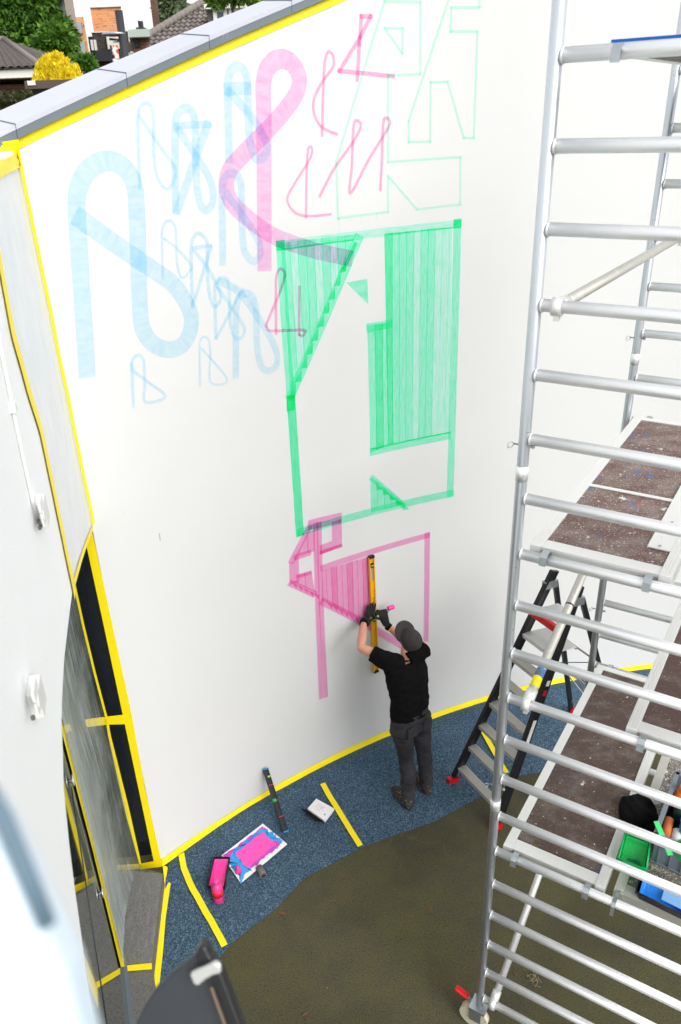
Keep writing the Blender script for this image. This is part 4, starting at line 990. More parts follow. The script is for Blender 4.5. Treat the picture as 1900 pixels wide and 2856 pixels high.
for sh_, el_, wr_ in (('shL', 'elL', 'wrL'), ('shR', 'elR', 'wrR')):
    s_, e_, w_ = J[sh_], J[el_], J[wr_]
    pts = [J['upch'].lerp(s_, .6), s_, s_.lerp(e_, .5), e_, e_.lerp(w_, .3), e_.lerp(w_, .7), w_]
    b_.path(pts, [.06, .058, .049, .041, .043, .034, .027], 16)
for hp, kn, an in (('hipL', 'kneeL', 'ankL'), ('hipR', 'kneeR', 'ankR')):
    b_.path([J[hp] + Zv * .03, J[hp].lerp(J[kn], .5), J[kn], J[kn].lerp(J[an], .4), J[an] - Zv * .02], [.08, .068, .052, .052, .036], 16)
body = sobj('body', b_, M['skin'], per, .009, 8)
# face details
for s_ in (-1, 1):
    obj('eye', MB().ell(HD + HR * .03 * s_ + HF * .085 + HUP * .006, HR * .012, HF * .008, HUP * .008, 10, 6), M['paper'], per)
gls = MB()
for s_ in (-1, 1):
    c = HD + HR * .034 * s_ + HF * .108 + HUP * .004; gls.path([c + HR * (.026 * math.cos(a * math.pi / 8)) + HUP * (.02 * math.sin(a * math.pi / 8)) for a in range(17)], .0022, 6)
    gls.path([c + HR * .026 * s_, HD + HR * .08 * s_ + HF * .02 + HUP * .006, HD + HR * .08 * s_ - HF * .02 - HUP * .01], .002, 6)
obj('glasses', gls, M['steel'], per)
obj('mouth', MB().ell(HD + HF * .093 - HUP * .062, HR * .022, HF * .006, HUP * .006, 10, 6), simple('lips', rgb(170, 96, 88), .5), per)
# t-shirt
ts_ = MB()
PR2 = (PRT * .98 + PFW * .12).normalized(); PF2 = Vector((-PR2.y, PR2.x, 0))
hem = mj(942, 1637, .06)
ts_.loft([(hem - Zv * .012, PR2 * .196, PF2 * .132), (J['waist'] + Zv * .02, PR2 * .194, PF2 * .126), (J['waist'].lerp(J['chest'], .6), PR2 * .200, PF2 * .130), (J['chest'] + Zv * .02, PR2 * .212, PF2 * .135), (J['upch'] - Zv * .01, PR2 * .212, PF2 * .122), (J['upch'] + UPV * .045, PR2 * .17, PF2 * .098), (J['neck'] - UPV * .022, PR2 * .088, PF2 * .076)], 32)
ts_.path([J['upch'] - PRT * .06 + Zv * .0, J['shL'] - UPV * .01, J['shL'].lerp(J['elL'], .30), J['shL'].lerp(J['elL'], .52)], [.09, .083, .072, .07], 20)
ts_.path([J['upch'] + PRT * .06, J['shR'] - UPV * .01, J['shR'].lerp(J['elR'], .35), J['shR'].lerp(J['elR'], .62)], [.09, .083, .072, .07], 20)
def shirt_fold(p):
    l_ = p - J['chest']; a = l_.dot(PRT); z_ = l_.z
    return .010 * noise.noise(Vector((a * 5 + z_ * 6, z_ * 15 + a * 7, l_.dot(PFW) * 6))) + .007 * noise.noise(Vector((a * 16 + z_ * 10, z_ * 24 - a * 10, 3))) + .010 * max(0, noise.noise(Vector((a * 4, z_ * 5 - a * 9, 9)))) - .002
sobj('t_shirt', ts_, M['shirt'], per, .010, 6, shirt_fold)
nk = MB(); c_ = J['neck'] - UPV * .012; nk.path([c_ + PR2 * (.072 * math.cos(a * math.pi / 12)) + (PF2 * .93 - UPV * .15) * (.062 * math.sin(a * math.pi / 12)) for a in range(25)], .009, 8); obj('neckband', nk, M['black'], per)
# jeans
jn = MB()
jn.loft([(J['pelvis'] + Zv * .10, PR2 * .172, PF2 * .118), (J['pelvis'] + Zv * .02, PR2 * .18, PF2 * .125), (J['pelvis'] - Zv * .09, PR2 * .178, PF2 * .128), (J['pelvis'] - Zv * .15, PR2 * .12, PF2 * .09)], 28)
for hp, kn, an, s_ in (('hipL', 'kneeL', 'ankL', -1), ('hipR', 'kneeR', 'ankR', 1)):
    H_, K_, A_n = J[hp], J[kn], J[an]
    jn.path([H_ + Zv * .05 - PFW * .01, H_ - Zv * .09, H_.lerp(K_, .55), K_ + PFW * .005, K_.lerp(A_n, .4) - PFW * .012, K_.lerp(A_n, .75), A_n + Zv * .02, A_n - Zv * .045], [.10, .102, .086, .071, .071, .062, .06, .062], 20)
    jn.ell(H_ - PFW * .055 - Zv * .03, PR2 * .085, PF2 * .07, Zv * .10)
def jean_fold(p):
    z_ = p.z; k = max(0, 1 - z_ / .6); kk = math.exp(-((z_ - .75) / .09) ** 2)
    return (.004 + .008 * k + .004 * kk) * noise.noise(Vector((p.x * 7, p.y * 7, z_ * 30 + 3 * p.x))) + .004 * noise.noise(Vector((p.x * 14, p.y * 14, z_ * 55)))
jeans = sobj('jeans', jn, M['denim'], per, .010, 5, jean_fold)
for s_, off in ((-1, -.085), (1, .085)):
    pk = MB(); cc = J['pelvis'] + PR2 * off - PF2 * .125 - Zv * .045
    pk.box(cc, (.105, .012, .11), (PR2, PF2, Zv)); bevel(obj('back_pocket', pk, M['denim'], jeans), .004)
# shoes
for heel, toe, an in ((hL, tL, 'ankL'), (hR, tR, 'ankR')):
    d = Vector((toe.x - heel.x, toe.y - heel.y, 0)).normalized(); sd = Vector((d.y, -d.x, 0)); h0 = Vector((heel.x, heel.y, .012))
    s_ = MB()
    s_.loft([(h0 - d * .0 + Zv * .02, sd * .030, Zv * .028), (h0 + d * .03 + Zv * .035, sd * .040, Zv * .045), (h0 + d * .12 + Zv * .035, sd * .043, Zv * .042), (h0 + d * .20 + Zv * .028, sd * .050, Zv * .032), (h0 + d * .26 + Zv * .022, sd * .044, Zv * .024), (h0 + d * .29 + Zv * .018, sd * .022, Zv * .016)], 20)
    s_.path([h0 + d * .055 + Zv * .04, J[an] + Zv * .03], [.05, .05], 16)
    sh_o = sobj('shoe', s_, M['shoe'], per, .006, 4, lambda p: .002 * noise.noise(p * 40))
    so = MB(); so.loft([(h0 + d * x + Zv * zz, sd * a, d * .0 + Zv * .0001 + d * 0) for x, a, zz in ()] or [(h0 + d * .145 + Zv * -.012, sd * .05, d * .15), (h0 + d * .145 + Zv * .012, sd * .05, d * .15)], 24); obj('sole', so, M['blackplastic'], sh_o)
    for i in range(4): lc = MB(); pz = h0 + d * (.12 + .025 * i) + Zv * (.083 - .009 * i); lc.tube(pz - sd * .022, pz + sd * .022 + d * .008, .0035, 6); obj('lace', lc, M['straw'], sh_o)
# cap
CU = (-PFW * .74 + Zv * .66 + PRT * .10).normalized(); CFR = (HF - CU * HF.dot(CU)).normalized(); CRT = CFR.cross(CU).normalized()
cc0 = HD + HUP * .022
cp = MB()
def dome(a, b):
    th = a * 2 * math.pi; ph = b * math.pi / 2; rr = math.cos(ph) ** .82
    seam_ = 1 - .012 * (abs(math.sin(3 * th)) < .10) * (b < .97)
    return cc0 + (CRT * .094 * math.cos(th) + CFR * .112 * math.sin(th)) * rr * seam_ + CU * (.118 * math.sin(ph) - .012)
cp.grid(dome, 72, 16); capo = obj('cap', cp, M['cap'], per)
obj('button', MB().ell(cc0 + CU * .107, CRT * .009, CFR * .009, CU * .006, 10, 6), M['cap'], capo)
bd = MB(); bd.path([dome(k / 32, 0) + CU * .006 for k in range(33)], .006, 6); obj('band', bd, M['cap'], capo)
bm_ = MB()
def brim(a, b, o_=0):
    th = math.pi * (.5 + (a - .5) * .78); r_ = 1 + b * (.72 * math.sin(max(0, math.pi * a)) ** .6 + .02)
    p = cc0 + (CRT * .094 * math.cos(th) + CFR * .108 * math.sin(th)) * r_ - CU * (.004 + .02 * b - .028 * (1 - (2 * a - 1) ** 2) * b * .6) + CU * o_
    return p
bm_.grid(brim, 20, 6); bm_.grid(lambda a, b: brim(a, b, -.005), 20, 6); bm_.grid(lambda a, b: brim(a, 1, -.005 * b), 20, 1); obj('brim', bm_, M['cap'], capo)
hr = MB(); hr.loft([(HD - HUP * .02 - HF * .03, HR * .082, HF * .075), (HD - HUP * .055 - HF * .04, HR * .07, HF * .06)], 20); obj('hair', hr, simple('short_brown_hair', rgb(74, 56, 44), .9), per)

# yellow level held upright on the wall
ua, za = wuv(851, 1276); ub, zb = wuv(862, 1543)
lv = thing('spirit_level', W(ub, zb, .03), 'worn yellow spirit level held upright against the wall by a gloved hand', 'spirit level')
lt, lb = W(ua, za, .014), W(ub, zb, .014); ld = (lt - lb).normalized(); lnv = Vector((WC.x - lb.x, WC.y - lb.y, 0)).normalized(); lx = ld.cross(lnv).normalized(); ll = (lt - lb).length
def lbox(mb, t0, t1, wd, dp, xo=0.0, do=0.0):
    c = lb + ld * ((t0 + t1) / 2 * ll) + lx * xo + lnv * (dp / 2 + do); mb.box(c, (wd, dp, (t1 - t0) * ll), (lx, lnv, ld)); return mb
fr = MB()
lbox(fr, .01, .80, .046, .012); lbox(fr, .905, .99, .046, .012); lbox(fr, .80, .905, .012, .012, -.019); lbox(fr, .80, .905, .012, .012, .019)
lbox(fr, .01, .99, .010, .026, -.022); lbox(fr, .01, .99, .010, .026, .022)
bevel(obj('level_frame', fr, M['yellow_level'], lv), .002, 1)
for t0, t1 in ((0, .016), (.984, 1)): obj('end_cap', lbox(MB(), t0, t1, .052, .03), M['blackplastic'], lv)
for t_ in (.925, .475, .17):
    e_ = obj('vial_block', lbox(MB(), t_ - .016, t_ + .016, .03, .024), M['blackplastic'], lv)
    mb = MB(); c = lb + ld * (t_ * ll) + lnv * .026; mb.tube(c - lx * .013, c + lx * .013, .006, 10); obj('vial', mb, M['vial'], e_)
for t_ in (.62, .636, .652):
    mb = MB(); c = lb + ld * (t_ * ll) + lnv * .0135 + lx * .004; mb.path([c - lx * .006, c + lx * .006, c + lx * .006 + ld * .012, c - lx * .006 + ld * .012], .0016, 5); obj('printed_mark', mb, M['blackplastic'], lv)

# gloves: palm, four fingers and a thumb
def finger(mb, base, dirs, lens, r):
    p = base; pts = [p]
    for d, l_ in zip(dirs, lens): p = p + d.normalized() * l_; pts.append(p)
    n_ = len(pts); mb.path(pts, [r * (1 - .07 * i) for i in range(n_)], 10); mb.ell(pts[-1], X * r * .8, Y * r * .8, Zv * r * .8, 10, 6)
# left hand laid flat across the level
g_ = MB(); wr = J['wrL']; palm_n = lnv
tip = W(wuv(851, 1374)[0], wuv(851, 1374)[1], .058)
pc = W(wuv(844, 1408)[0], wuv(844, 1408)[1], .06)
hd_ = (tip - pc).normalized(); hx = hd_.cross(palm_n).normalized()
wr2 = W(wuv(838, 1427)[0], wuv(838, 1427)[1], .075)
g_.path([J['elL'].lerp(wr, .9), wr, wr2.lerp(wr, .3)], [.036, .037, .034], 16)
g_.loft([(wr2.lerp(wr, .35), hx * .034, palm_n * .026), (pc - hd_ * .045, hx * .044, palm_n * .022), (pc, hx * .047, palm_n * .018), (pc + hd_ * .036, hx * .044, palm_n * .014)], 18)
for i, (xo, l_, sp) in enumerate(((-.034, .062, -.22), (-.012, .078, -.06), (.011, .083, .06), (.033, .074, .2))):
    b0 = pc + hx * xo + hd_ * .03
    finger(g_, b0, [hd_ + hx * sp * .5 - palm_n * .02, hd_ + hx * sp * .4 - palm_n * .10, hd_ + hx * sp * .3 - palm_n * .22], [l_ * .45, l_ * .32, l_ * .26], .0115)
finger(g_, pc + hx * .036 - hd_ * .03, [hx * .9 + hd_ * .5, hx * .5 + hd_ * .9 - palm_n * .2, hd_ + hx * .3 - palm_n * .3], [.03, .03, .024], .0125)
gl_ = sobj('glove', g_, M['glove'], per, .0042, 3)
cu = MB(); e1 = J['elL'].lerp(wr, .88); cu.tube(e1, J['elL'].lerp(wr, .98), .0385, 18, .0375); obj('cuff', cu, M['black'], gl_)
pr = MB(); pc2 = pc - hd_ * .02 + palm_n * .0225; pr.tube(pc2 - palm_n * .004, pc2 + palm_n * .001, .013, 14); obj('print_patch', pr, M['grey_foam'], gl_)
# right hand around the roller handle
g2 = MB(); wr = J['wrR']; pc = mj(884, 1421, .62); hd_ = (mj(884, 1408, .63) - wr).normalized(); ax_ = (mj(893, 1398, .63) - mj(884, 1418, .60)).normalized()
toc = (EYE - pc).normalized(); hx = hd_.cross(toc).normalized(); pn = hx.cross(hd_).normalized()
g2.path([J['elR'].lerp(wr, .93), wr], [.034, .034], 16)
g2.loft([(wr, hx * .033, pn * .027), (pc - hd_ * .02, hx * .042, pn * .024), (pc + hd_ * .025, hx * .042, pn * .02)], 18)
for i, xo in enumerate((-.03, -.010, .010, .029)):
    b0 = pc + hx * xo + hd_ * .026
    finger(g2, b0, [hd_ * .8 + pn * -.6, -pn * 1.0 - hd_ * .15, -hd_ * .8 + pn * .1 - pn * .3], [.034, .03, .022], .0115)
finger(g2, pc - hx * .036 - hd_ * .01, [-hx * .9 + hd_ * .5, hd_ * .7 - hx * .6 - pn * .3, hd_ * .9 - hx * .1 - pn * .4], [.034, .03, .026], .0125)
g2o = sobj('glove', g2, M['glove'], per, .0042, 3)
cu = MB(); cu.tube(J['elR'].lerp(wr, .88), J['elR'].lerp(wr, .97), .036, 18, .036); obj('cuff', cu, M['black'], g2o)
obj('cuff_edge', MB().tube(J['elR'].lerp(wr, .865), J['elR'].lerp(wr, .882), .0365, 18), M['tape'], g2o)
rol = thing('paint_roller', pc, 'small pink paint roller held in the right glove', 'paint roller')
r0, r1 = mj(893, 1401, .64), mj(903, 1397.5, .64)
hb = pc + hd_ * .03 - pn * .035
mb = MB(); mb.path([hb - hx * .06 - hd_ * .0, hb + hx * .045], [.013, .012], 14); obj('handle', mb, M['green_dark'], rol)
mb = MB(); mb.path([hb + hx * .045, hb + hx * .06 + hd_ * .005, r0 + (r1 - r0) * -.35, r0], .0035, 8); obj('wire_arm', mb, M['steel'], rol)
mb = MB(); mb.tube(r0, r1 + (r1 - r0) * .35, .0215, 20); bevel(obj('roller_sleeve', mb, M['pink'], rol), .004)

# ------------------------------------------------------------------ things on the felt
FZ = .012
def basis(a, b): d = (b - a); d.z = 0; d.normalize(); return d, Vector((-d.y, d.x, 0))
# painted board
bd_ = [gp(*p, FZ + .012) for p in ((734 / 1.0, 0),)] if False else None
def ZB(x, y): return (453.9 + x * .26316, 1691.8 + y * .26316)
cs = [gp(*ZB(*p), FZ + .014) for p in ((575, 776), (788, 955), (382, 1296), (215, 1055))]
board = thing('painted_board', sum(cs, Vector()) / 4, 'white board with a pink and blue painted patch lying on the felt', 'board')
mb = MB(); mb.prism([Vector((c.x, c.y, FZ + .012)) for c in cs], Zv * .006); obj('board_sheet', mb, M['paper'], board)
def bl(a, b, z): 
    p = cs[3].lerp(cs[0], a).lerp(cs[2].lerp(cs[1], a), b); return Vector((p.x, p.y, z))
def patch(a0, a1, b0, b1, z, mat, seed, rag=.03):
    n_ = 36; pts = []
    per_ = [(a0 + (a1 - a0) * k / n_, b0) for k in range(n_)] + [(a1, b0 + (b1 - b0) * k / n_) for k in range(n_)] + [(a1 - (a1 - a0) * k / n_, b1) for k in range(n_)] + [(a0, b1 - (b1 - b0) * k / n_) for k in range(n_)]
    for a, b in per_: pts.append(bl(a + rag * fbm((a * 9, b * 9, seed)) + rag * .5 * fbm((a * 30, b * 30, seed)), b + rag * 1.4 * fbm((a * 9, b * 9, seed + 5)) + rag * .6 * fbm((a * 30, b * 30, seed + 2)), z))
    mb = MB(); c = sum(pts, Vector()) / len(pts)
    for p, q_ in zip(pts, pts[1:] + pts[:1]): mb.face([c, p, q_])
    return obj('paint_patch', mb, mat, board, fix=False)
zt = FZ + .0185
M['magenta'] = simple('magenta_paint', rgb(206, 70, 190), .5, 0, .12, 14); M['skyblue'] = simple('sky_blue_paint', rgb(60, 160, 235), .5, 0, .2, 14); M['boardpink'] = simple('matt_pink_paint', rgb(248, 84, 184), .5, 0, .04, 6)
patch(.03, .95, .07, .24, zt, M['magenta'], 1, .05); patch(.03, .30, .18, .92, zt + .0006, M['skyblue'], 2, .09); patch(.78, .96, .12, .85, zt + .0008, M['skyblue'], 3, .09); patch(.2, .85, .13, .28, zt + .0010, M['blue'], 4, .06)
patch(.25, .93, .70, .88, zt + .0013, M['magenta'], 5, .05); patch(.22, .86, .22, .80, zt + .0018, M['boardpink'], 6, .025)
# small pink pad on the board, grey sleeve beside it
c = gp(*ZB(360, 1195), FZ + .02); mb = MB(); mb.loft([(c, X * .028, Y * .028), (c + Zv * .03, X * .026, Y * .026), (c + Zv * .045, X * .014, Y * .014), (c + Zv * .06, X * .013, Y * .013)], 20); tag(obj('bottle_cap', mb, M['pink']), 'small pink bottle cap standing on the painted board', 'bottle cap')
a, b = gp(*ZB(545, 1165), FZ + .03), gp(*ZB(572, 1215), FZ + .03); d = (b - a).normalized(); mb = MB(); mb.tube(a - d * .01, b + d * .02, .03, 24)
rs = thing('roller_sleeve', (a + b) / 2, 'grey foam roller sleeve lying by the edge of the painted board', 'roller sleeve'); obj('foam', mb, M['grey_foam'], rs); obj('core', MB().tube(b + d * .02, b + d * .022, .02, 18), M['lamp'], rs)
# pink paint tray
def tray(corners, z0, depth, mat_in, mat_out, label, nm='paint_tray', wall_=.012, group=None, split=.5, mat_pool=None):
    # corners: far-left, far-right, near-right, near-left of the rim
    c = sum(corners, Vector()) / 4; t_ = thing(nm, Vector((c.x, c.y, z0)), label, 'paint tray', group)
    zr = z0 + depth
    P4 = [Vector((p.x, p.y, zr)) for p in corners]
    def bil(a, b): return P4[0].lerp(P4[1], a).lerp(P4[3].lerp(P4[2], a), b)
    def inset(p, k): return p.lerp(c, k)
    out = MB(); lo_ = [Vector((inset(p, .14).x, inset(p, .14).y, z0)) for p in P4]
    for i in range(4): out.face([P4[i], P4[(i + 1) % 4], lo_[(i + 1) % 4], lo_[i]])
    out.face(lo_)
    obj('shell', out, mat_out, t_)
    rim = MB(); rim.path([P4[0], P4[1], P4[2], P4[3], P4[0]], .007, 8); obj('rim', rim, mat_out, t_)
    inn = MB()
    def ins(a, b):
        e = .07; aa, bb = e + a * (1 - 2 * e), .05 + b * .9
        base = bil(aa, bb); edge = min(a, 1 - a, b, 1 - b); fl = min(1, edge / .07)
        ramp_z = zr - .2 * depth - (.55 * depth) * min(1, b / split)
        rib = .0035 * (abs(((a * 12) % 1) - .5) < .22) * (abs(((b * 16) % 1) - .5) < .25) if b < split - .04 else 0
        z = zr + (ramp_z + rib - zr) * fl; return Vector((base.x, base.y, z))
    inn.grid(ins, 48, 64, smooth=False); obj('ribbed_well', inn, mat_in, t_)
    if mat_pool:
        po = MB(); pts = []
        for k in range(40):
            th = 2 * math.pi * k / 40; rr = .34 * (1 + .3 * fbm((math.cos(th) * 2, math.sin(th) * 2, 3))); pts.append(bil(.55 + rr * .95 * math.cos(th), (split + 1) / 2 + .0 + rr * .55 * math.sin(th)))
        cz = zr - .70 * depth
        cc_ = sum(pts, Vector()) / 40
        for p, q_ in zip(pts, pts[1:] + pts[:1]): po.face([Vector((cc_.x, cc_.y, cz)), Vector((p.x, p.y, cz)), Vector((q_.x, q_.y, cz))])
        obj('paint_pool', po, mat_pool, t_, fix=False)
    return t_
cs_ = [gp(*ZB(*p), FZ + .06) for p in ((148, 1068), (285, 1068), (240, 1335), (88, 1325))]
tray(cs_, FZ, .055, M['pink'], M['blackplastic'], 'black edged paint tray full of pink paint beside the board')
# pink bottle
def bottle(base, axis, h, r, mat, cap, label, group=None, lab_mat=None, nm='paint_bottle', capmat2=None):
    ax = axis.normalized(); x_ = ax.orthogonal().normalized(); y_ = ax.cross(x_)
    t_ = thing(nm, base, label, 'bottle', group)
    prof = [(0, .92), (.02, 1), (.62, 1), (.70, .92), (.78, .62), (.82, .42), (.86, .40)]
    mb = MB(); mb.loft([(base + ax * h * a, x_ * r * k, y_ * r * k) for a, k in prof], 28); obj('bottle_body', mb, mat, t_)
    mb = MB(); mb.loft([(base + ax * h * a, x_ * r * k, y_ * r * k) for a, k in ((.85, .52), (.86, .54), (.98, .52), (1, .46))], 24); obj('cap', mb, cap, t_)
    if lab_mat:
        mb = MB(); mb.loft([(base + ax * h * a, x_ * r * 1.01, y_ * r * 1.01) for a in (.30, .58)], 28); obj('paper_label', mb, lab_mat, t_)
    return t_
bottle(gp(*ZB(190, 1440), FZ), Zv, .235, .045, M['pink_bottle'], M['pink'], 'pink paint bottle with red label standing before the pink tray', lab_mat=M['red_label'])
# open sketchbook
c4 = [gp(*ZB(*p), FZ + .03) for p in ((1042, 553), (1200, 640), (1118, 748), (966, 640))]
bk = thing('sketchbook', sum(c4, Vector()) / 4, 'open sketchbook with black cover and faint drawings on white pages', 'book')
mb = MB(); mb.prism([Vector((p.x, p.y, FZ + .004)) for p in c4], Zv * .022); obj('page_block', mb, M['paper'], bk)
cov = [c4[3], c4[2], gp(*ZB(1045, 752), FZ + .05), gp(*ZB(905, 645), FZ + .06)]
mb = MB(); mb.prism([Vector((cov[0].x, cov[0].y, FZ + .004)), Vector((cov[1].x, cov[1].y, FZ + .004)), cov[2], cov[3]], Vector((0, 0, .004))); obj('cover', mb, M['black'], bk)
mb = MB(); mb.prism([Vector((p.x, p.y, FZ + .0005)) for p in c4], Zv * .003); obj('back_cover', mb, M['black'], bk)
def pg(a, b): p = c4[0].lerp(c4[1], a).lerp(c4[3].lerp(c4[2], a), b); return Vector((p.x, p.y, FZ + .0268))
mb = MB()
for k in range(5): mb.path([pg(.10 + .3 * abs(math.sin(i * .55 + k)) + .05 * k, .15 + .08 * i + .02 * k) for i in range(8)], .0009, 4)
obj('red_sketch', mb, simple('faint_red_pencil', rgb(232, 190, 196), .8), bk)
mb = MB()
for k in range(4): mb.path([pg(.55 + .1 * math.sin(i * .9 + k), .15 + .05 * i + .04 * k) for i in range(7)], .0008, 4)
obj('pencil_sketch', mb, simple('faint_pencil', rgb(196, 204, 224), .8), bk)
mb = MB()
for k in range(3): mb.path([pg(.78 + .03 * (i % 2) + .02 * k, .62 + .02 * i) for i in range(6)], .0016, 4)
obj('blue_sketch', mb, simple('blue_pencil', rgb(110, 190, 220), .8), bk)
# dark level leaning on the wall
lb2 = gp(*ZB(768, 855), FZ); ut, zt2 = wuv(*ZB(583, 292)); lt2 = W(ut, zt2, .012)
lv2 = thing('spirit_level', lb2, 'charcoal spirit level with cyan ends leaning on the wall by the board', 'spirit level')
ld = (lt2 - lb2).normalized(); ll = (lt2 - lb2).length; lx = ld.cross(Vector((WC.x - lb2.x, WC.y - lb2.y, 0)).normalized()).normalized(); lnv = lx.cross(ld).normalized()
if lnv.dot(EYE - lb2) < 0: lnv = -lnv
lb = lb2 + lnv * .002
bevel(obj('level_frame', lbox(lbox(lbox(MB(), .015, .985, .050, .010, 0, .006), .015, .985, .010, .024, -.021), .015, .985, .010, .024, .021), M['dark_level'], lv2), .002, 1)
for t0, t1 in ((0, .02), (.98, 1)): obj('end_cap', lbox(MB(), t0, t1, .054, .028), M['cyan'], lv2)
for t_, tl_ in ((.24, 0), (.49, 0), (.735, 0)): obj('red_mark', lbox(MB(), t_ - .004, t_ + .004, .051, .0025, 0, .023), M['pinkred'], lv2)
v1 = obj('vial_block', lbox(MB(), .845, .885, .036, .018, 0, .01), M['blackplastic'], lv2); c = lb + ld * (.865 * ll) + lnv * .028; obj('vial', MB().tube(c - lx * .014, c + lx * .014, .009, 12), M['vial'], v1)
obj('vial', lbox(MB(), .475, .52, .028, .02, -.014, .008), M['green_btn'], lv2)
obj('hang_hole', MB().tube(lb + ld * .11 * ll + lnv * .012, lb + ld * .11 * ll + lnv * .018, .008, 12), M['blackplastic'], lv2)

# ------------------------------------------------------------------ things on the lower right platform
ZD = rz(15) - .005 + .001
def dz(x, y, h=0.0): return gp(*ZT(x, y), ZD + h)
# grey crate: rim measured, walls with ribs
rimh = .22
cA, cB = dz(1130, 405, rimh), dz(885, 1085, rimh)
ed = (cB - cA); ed.z = 0; cl_ = ed.length; ed.normalize(); ec = Vector((-ed.y, ed.x, 0))
if ec.dot(SD) < 0: ec = -ec
cl_ = max(cl_, .42); cw = .34
cr = thing('storage_crate', Vector((cA.x, cA.y, ZD)) + ed * cl_ / 2 + ec * cw / 2, 'grey plastic crate of paint bottles and rollers on the scaffold platform', 'crate')
o0 = Vector((cA.x, cA.y, ZD)) + ed * .012 + ec * .012
mb = MB()
for a, b, n_, nn in ((o0, ed, cl_ - .024, ec), (o0 + ec * (cw - .024), ed, cl_ - .024, -ec), (o0, ec, cw - .024, ed), (o0 + ed * (cl_ - .024), ec, cw - .024, -ed)):
    mb.box(a + b * n_ / 2 + Zv * (rimh / 2), (n_, .005, rimh - .004), (b, nn, Zv))
mb.box(o0 + ed * (cl_ / 2 - .012) + ec * (cw / 2 - .012) + Zv * .006, (cl_ - .03, cw - .03, .006), (ed, ec, Zv)); obj('crate_wall', mb, M['crate'], cr)
mb = MB()
for a, b, n_, nn in ((o0, ed, cl_ - .024, ec), (o0 + ec * (cw - .024), ed, cl_ - .024, -ec), (o0, ec, cw - .024, ed), (o0 + ed * (cl_ - .024), ec, cw - .024, -ed)):
    mb.box(a + b * n_ / 2 + Zv * (rimh - .006) - nn * .006, (n_ + .03, .024, .014), (b, nn, Zv))
    mb.box(a + b * n_ / 2 + Zv * (rimh - .07) - nn * .008, (n_ + .01, .012, .008), (b, nn, Zv)); mb.box(a + b * n_ / 2 + Zv * .008 - nn * .008, (n_ + .01, .012, .01), (b, nn, Zv))
obj('rim', mb, M['crate'], cr)
for a, b, n_, nn in ((o0 + ed * (cl_ - .024), ec, cw - .024, -ed), (o0, ed, cl_ - .024, ec)):
    for k in range(5):
        mb = MB(); mb.box(a + b * (n_ * (k + .5) / 5) + Zv * (rimh / 2 - .02) - nn * .007, (.008, .012, rimh - .06), (b, nn, Zv)); obj('rib', mb, M['crate'], cr)
inn = lambda a, b, h: Vector((cA.x, cA.y, ZD)) + ed * (a * cl_) + ec * (b * cw) + Zv * h
bottle(inn(.22, .20, .02), Zv + ed * .1, .25, .048, M['orange'], M['orange'], 'orange paint bottle at the far end of the crate')
bottle(inn(.42, .26, .02), Zv, .20, .045, M['teal_dark'], M['green_dark'], 'dark green paint bottle with its cap on, in the crate behind the teal bag')
mb = MB(); a, b = inn(.60, .12, .15), inn(.93, .16, .13); mb.tube(a, b, .026, 22); rr_o = thing('roller_sleeve', (a + b) / 2, 'orange roller sleeve lying along the inner wall of the crate', 'roller sleeve'); obj('foam', mb, M['orange2'], rr_o); obj('core', MB().tube(b, b + (b - a) * .01, .014, 14), M['paper'], rr_o)
mb = MB(); a, b = inn(.70, .30, .14), inn(.97, .34, .13); mb.tube(a, b, .03, 22); rw_o = thing('roller_sleeve', (a + b) / 2, 'white roller sleeve beside the orange one in the crate', 'roller sleeve'); obj('foam', mb, M['paper'], rw_o); obj('core', MB().tube(b, b + (b - a) * .01, .016, 14), M['grey_foam'], rw_o)
bottle(inn(.86, .46, .02), Zv + ed * .25, .24, .048, M['green_paint'], M['green_paint'], 'bright green bottle leaning at the near end of the crate')
bb_ = MB(); c = inn(.62, .52, .17); bb_.ell(c, ed * .085, ec * .085, Zv * .07, 24, 14)
bag = sobj('plastic_bag', bb_, M['teal'], None, .008, 2, lambda p: .016 * noise.noise(p * 22) + .008 * noise.noise(p * 55)); tag(bag, 'crumpled teal plastic bag lying on the bottles in the crate', 'bag')
bb_ = MB(); c = inn(.30, .62, .12); bb_.ell(c, ed * .10, ec * .10, Zv * .07, 20, 12)
tag(sobj('cloth', bb_, M['teal_dark'], None, .01, 2, lambda p: .02 * noise.noise(p * 15)), 'dark green crumpled cloth deep inside the crate', 'cloth')
# stick
a, b = dz(905, 945, rimh + .02), dz(1062, 1318, .19); d = (b - a).normalized(); sx = d.cross(Zv).normalized(); mb = MB(); mb.box((a + b) / 2, ((b - a).length, .03, .005), (d, sx, d.cross(sx)))
M['ltgreen'] = speckled('light_green_stick', rgb(80, 222, 130), rgb(20, 160, 80), 25, .58, .4); tag(obj('stir_stick', mb, M['ltgreen']), 'flat green paint stirring stick resting on the crate rim', 'stick')
# green tray
tray([dz(570, 1070, .10), dz(842, 1172, .10), dz(800, 1462, .10), dz(492, 1345, .10)], ZD, .095, M['green_paint'], M['green_paint'], 'green paint tray half full of green paint beside the crate', split=.42, mat_pool=M['green_dark'])
# blue tray lying below
btray = tray([dz(700, 1560, .06), dz(800, 1500, .06) + Vector((0, 0, 0)), dz(1290, 1700, .06), dz(1240, 1905, .06)] if False else [dz(740, 1500, .05), dz(1300, 1740, .05), dz(1240, 1990, .05), dz(680, 1720, .05)], ZD, .05, M['blue'], M['blackplastic'], 'black paint tray with blue paint at the front of the platform', split=.5)
mb = MB(); pz = [dz(*p, .045) for p in ((995, 1690), (1260, 1800), (1220, 1930), (960, 1800))]; mb.face(pz); obj('paint_pool', mb, M['lblue'], btray, fix=False)
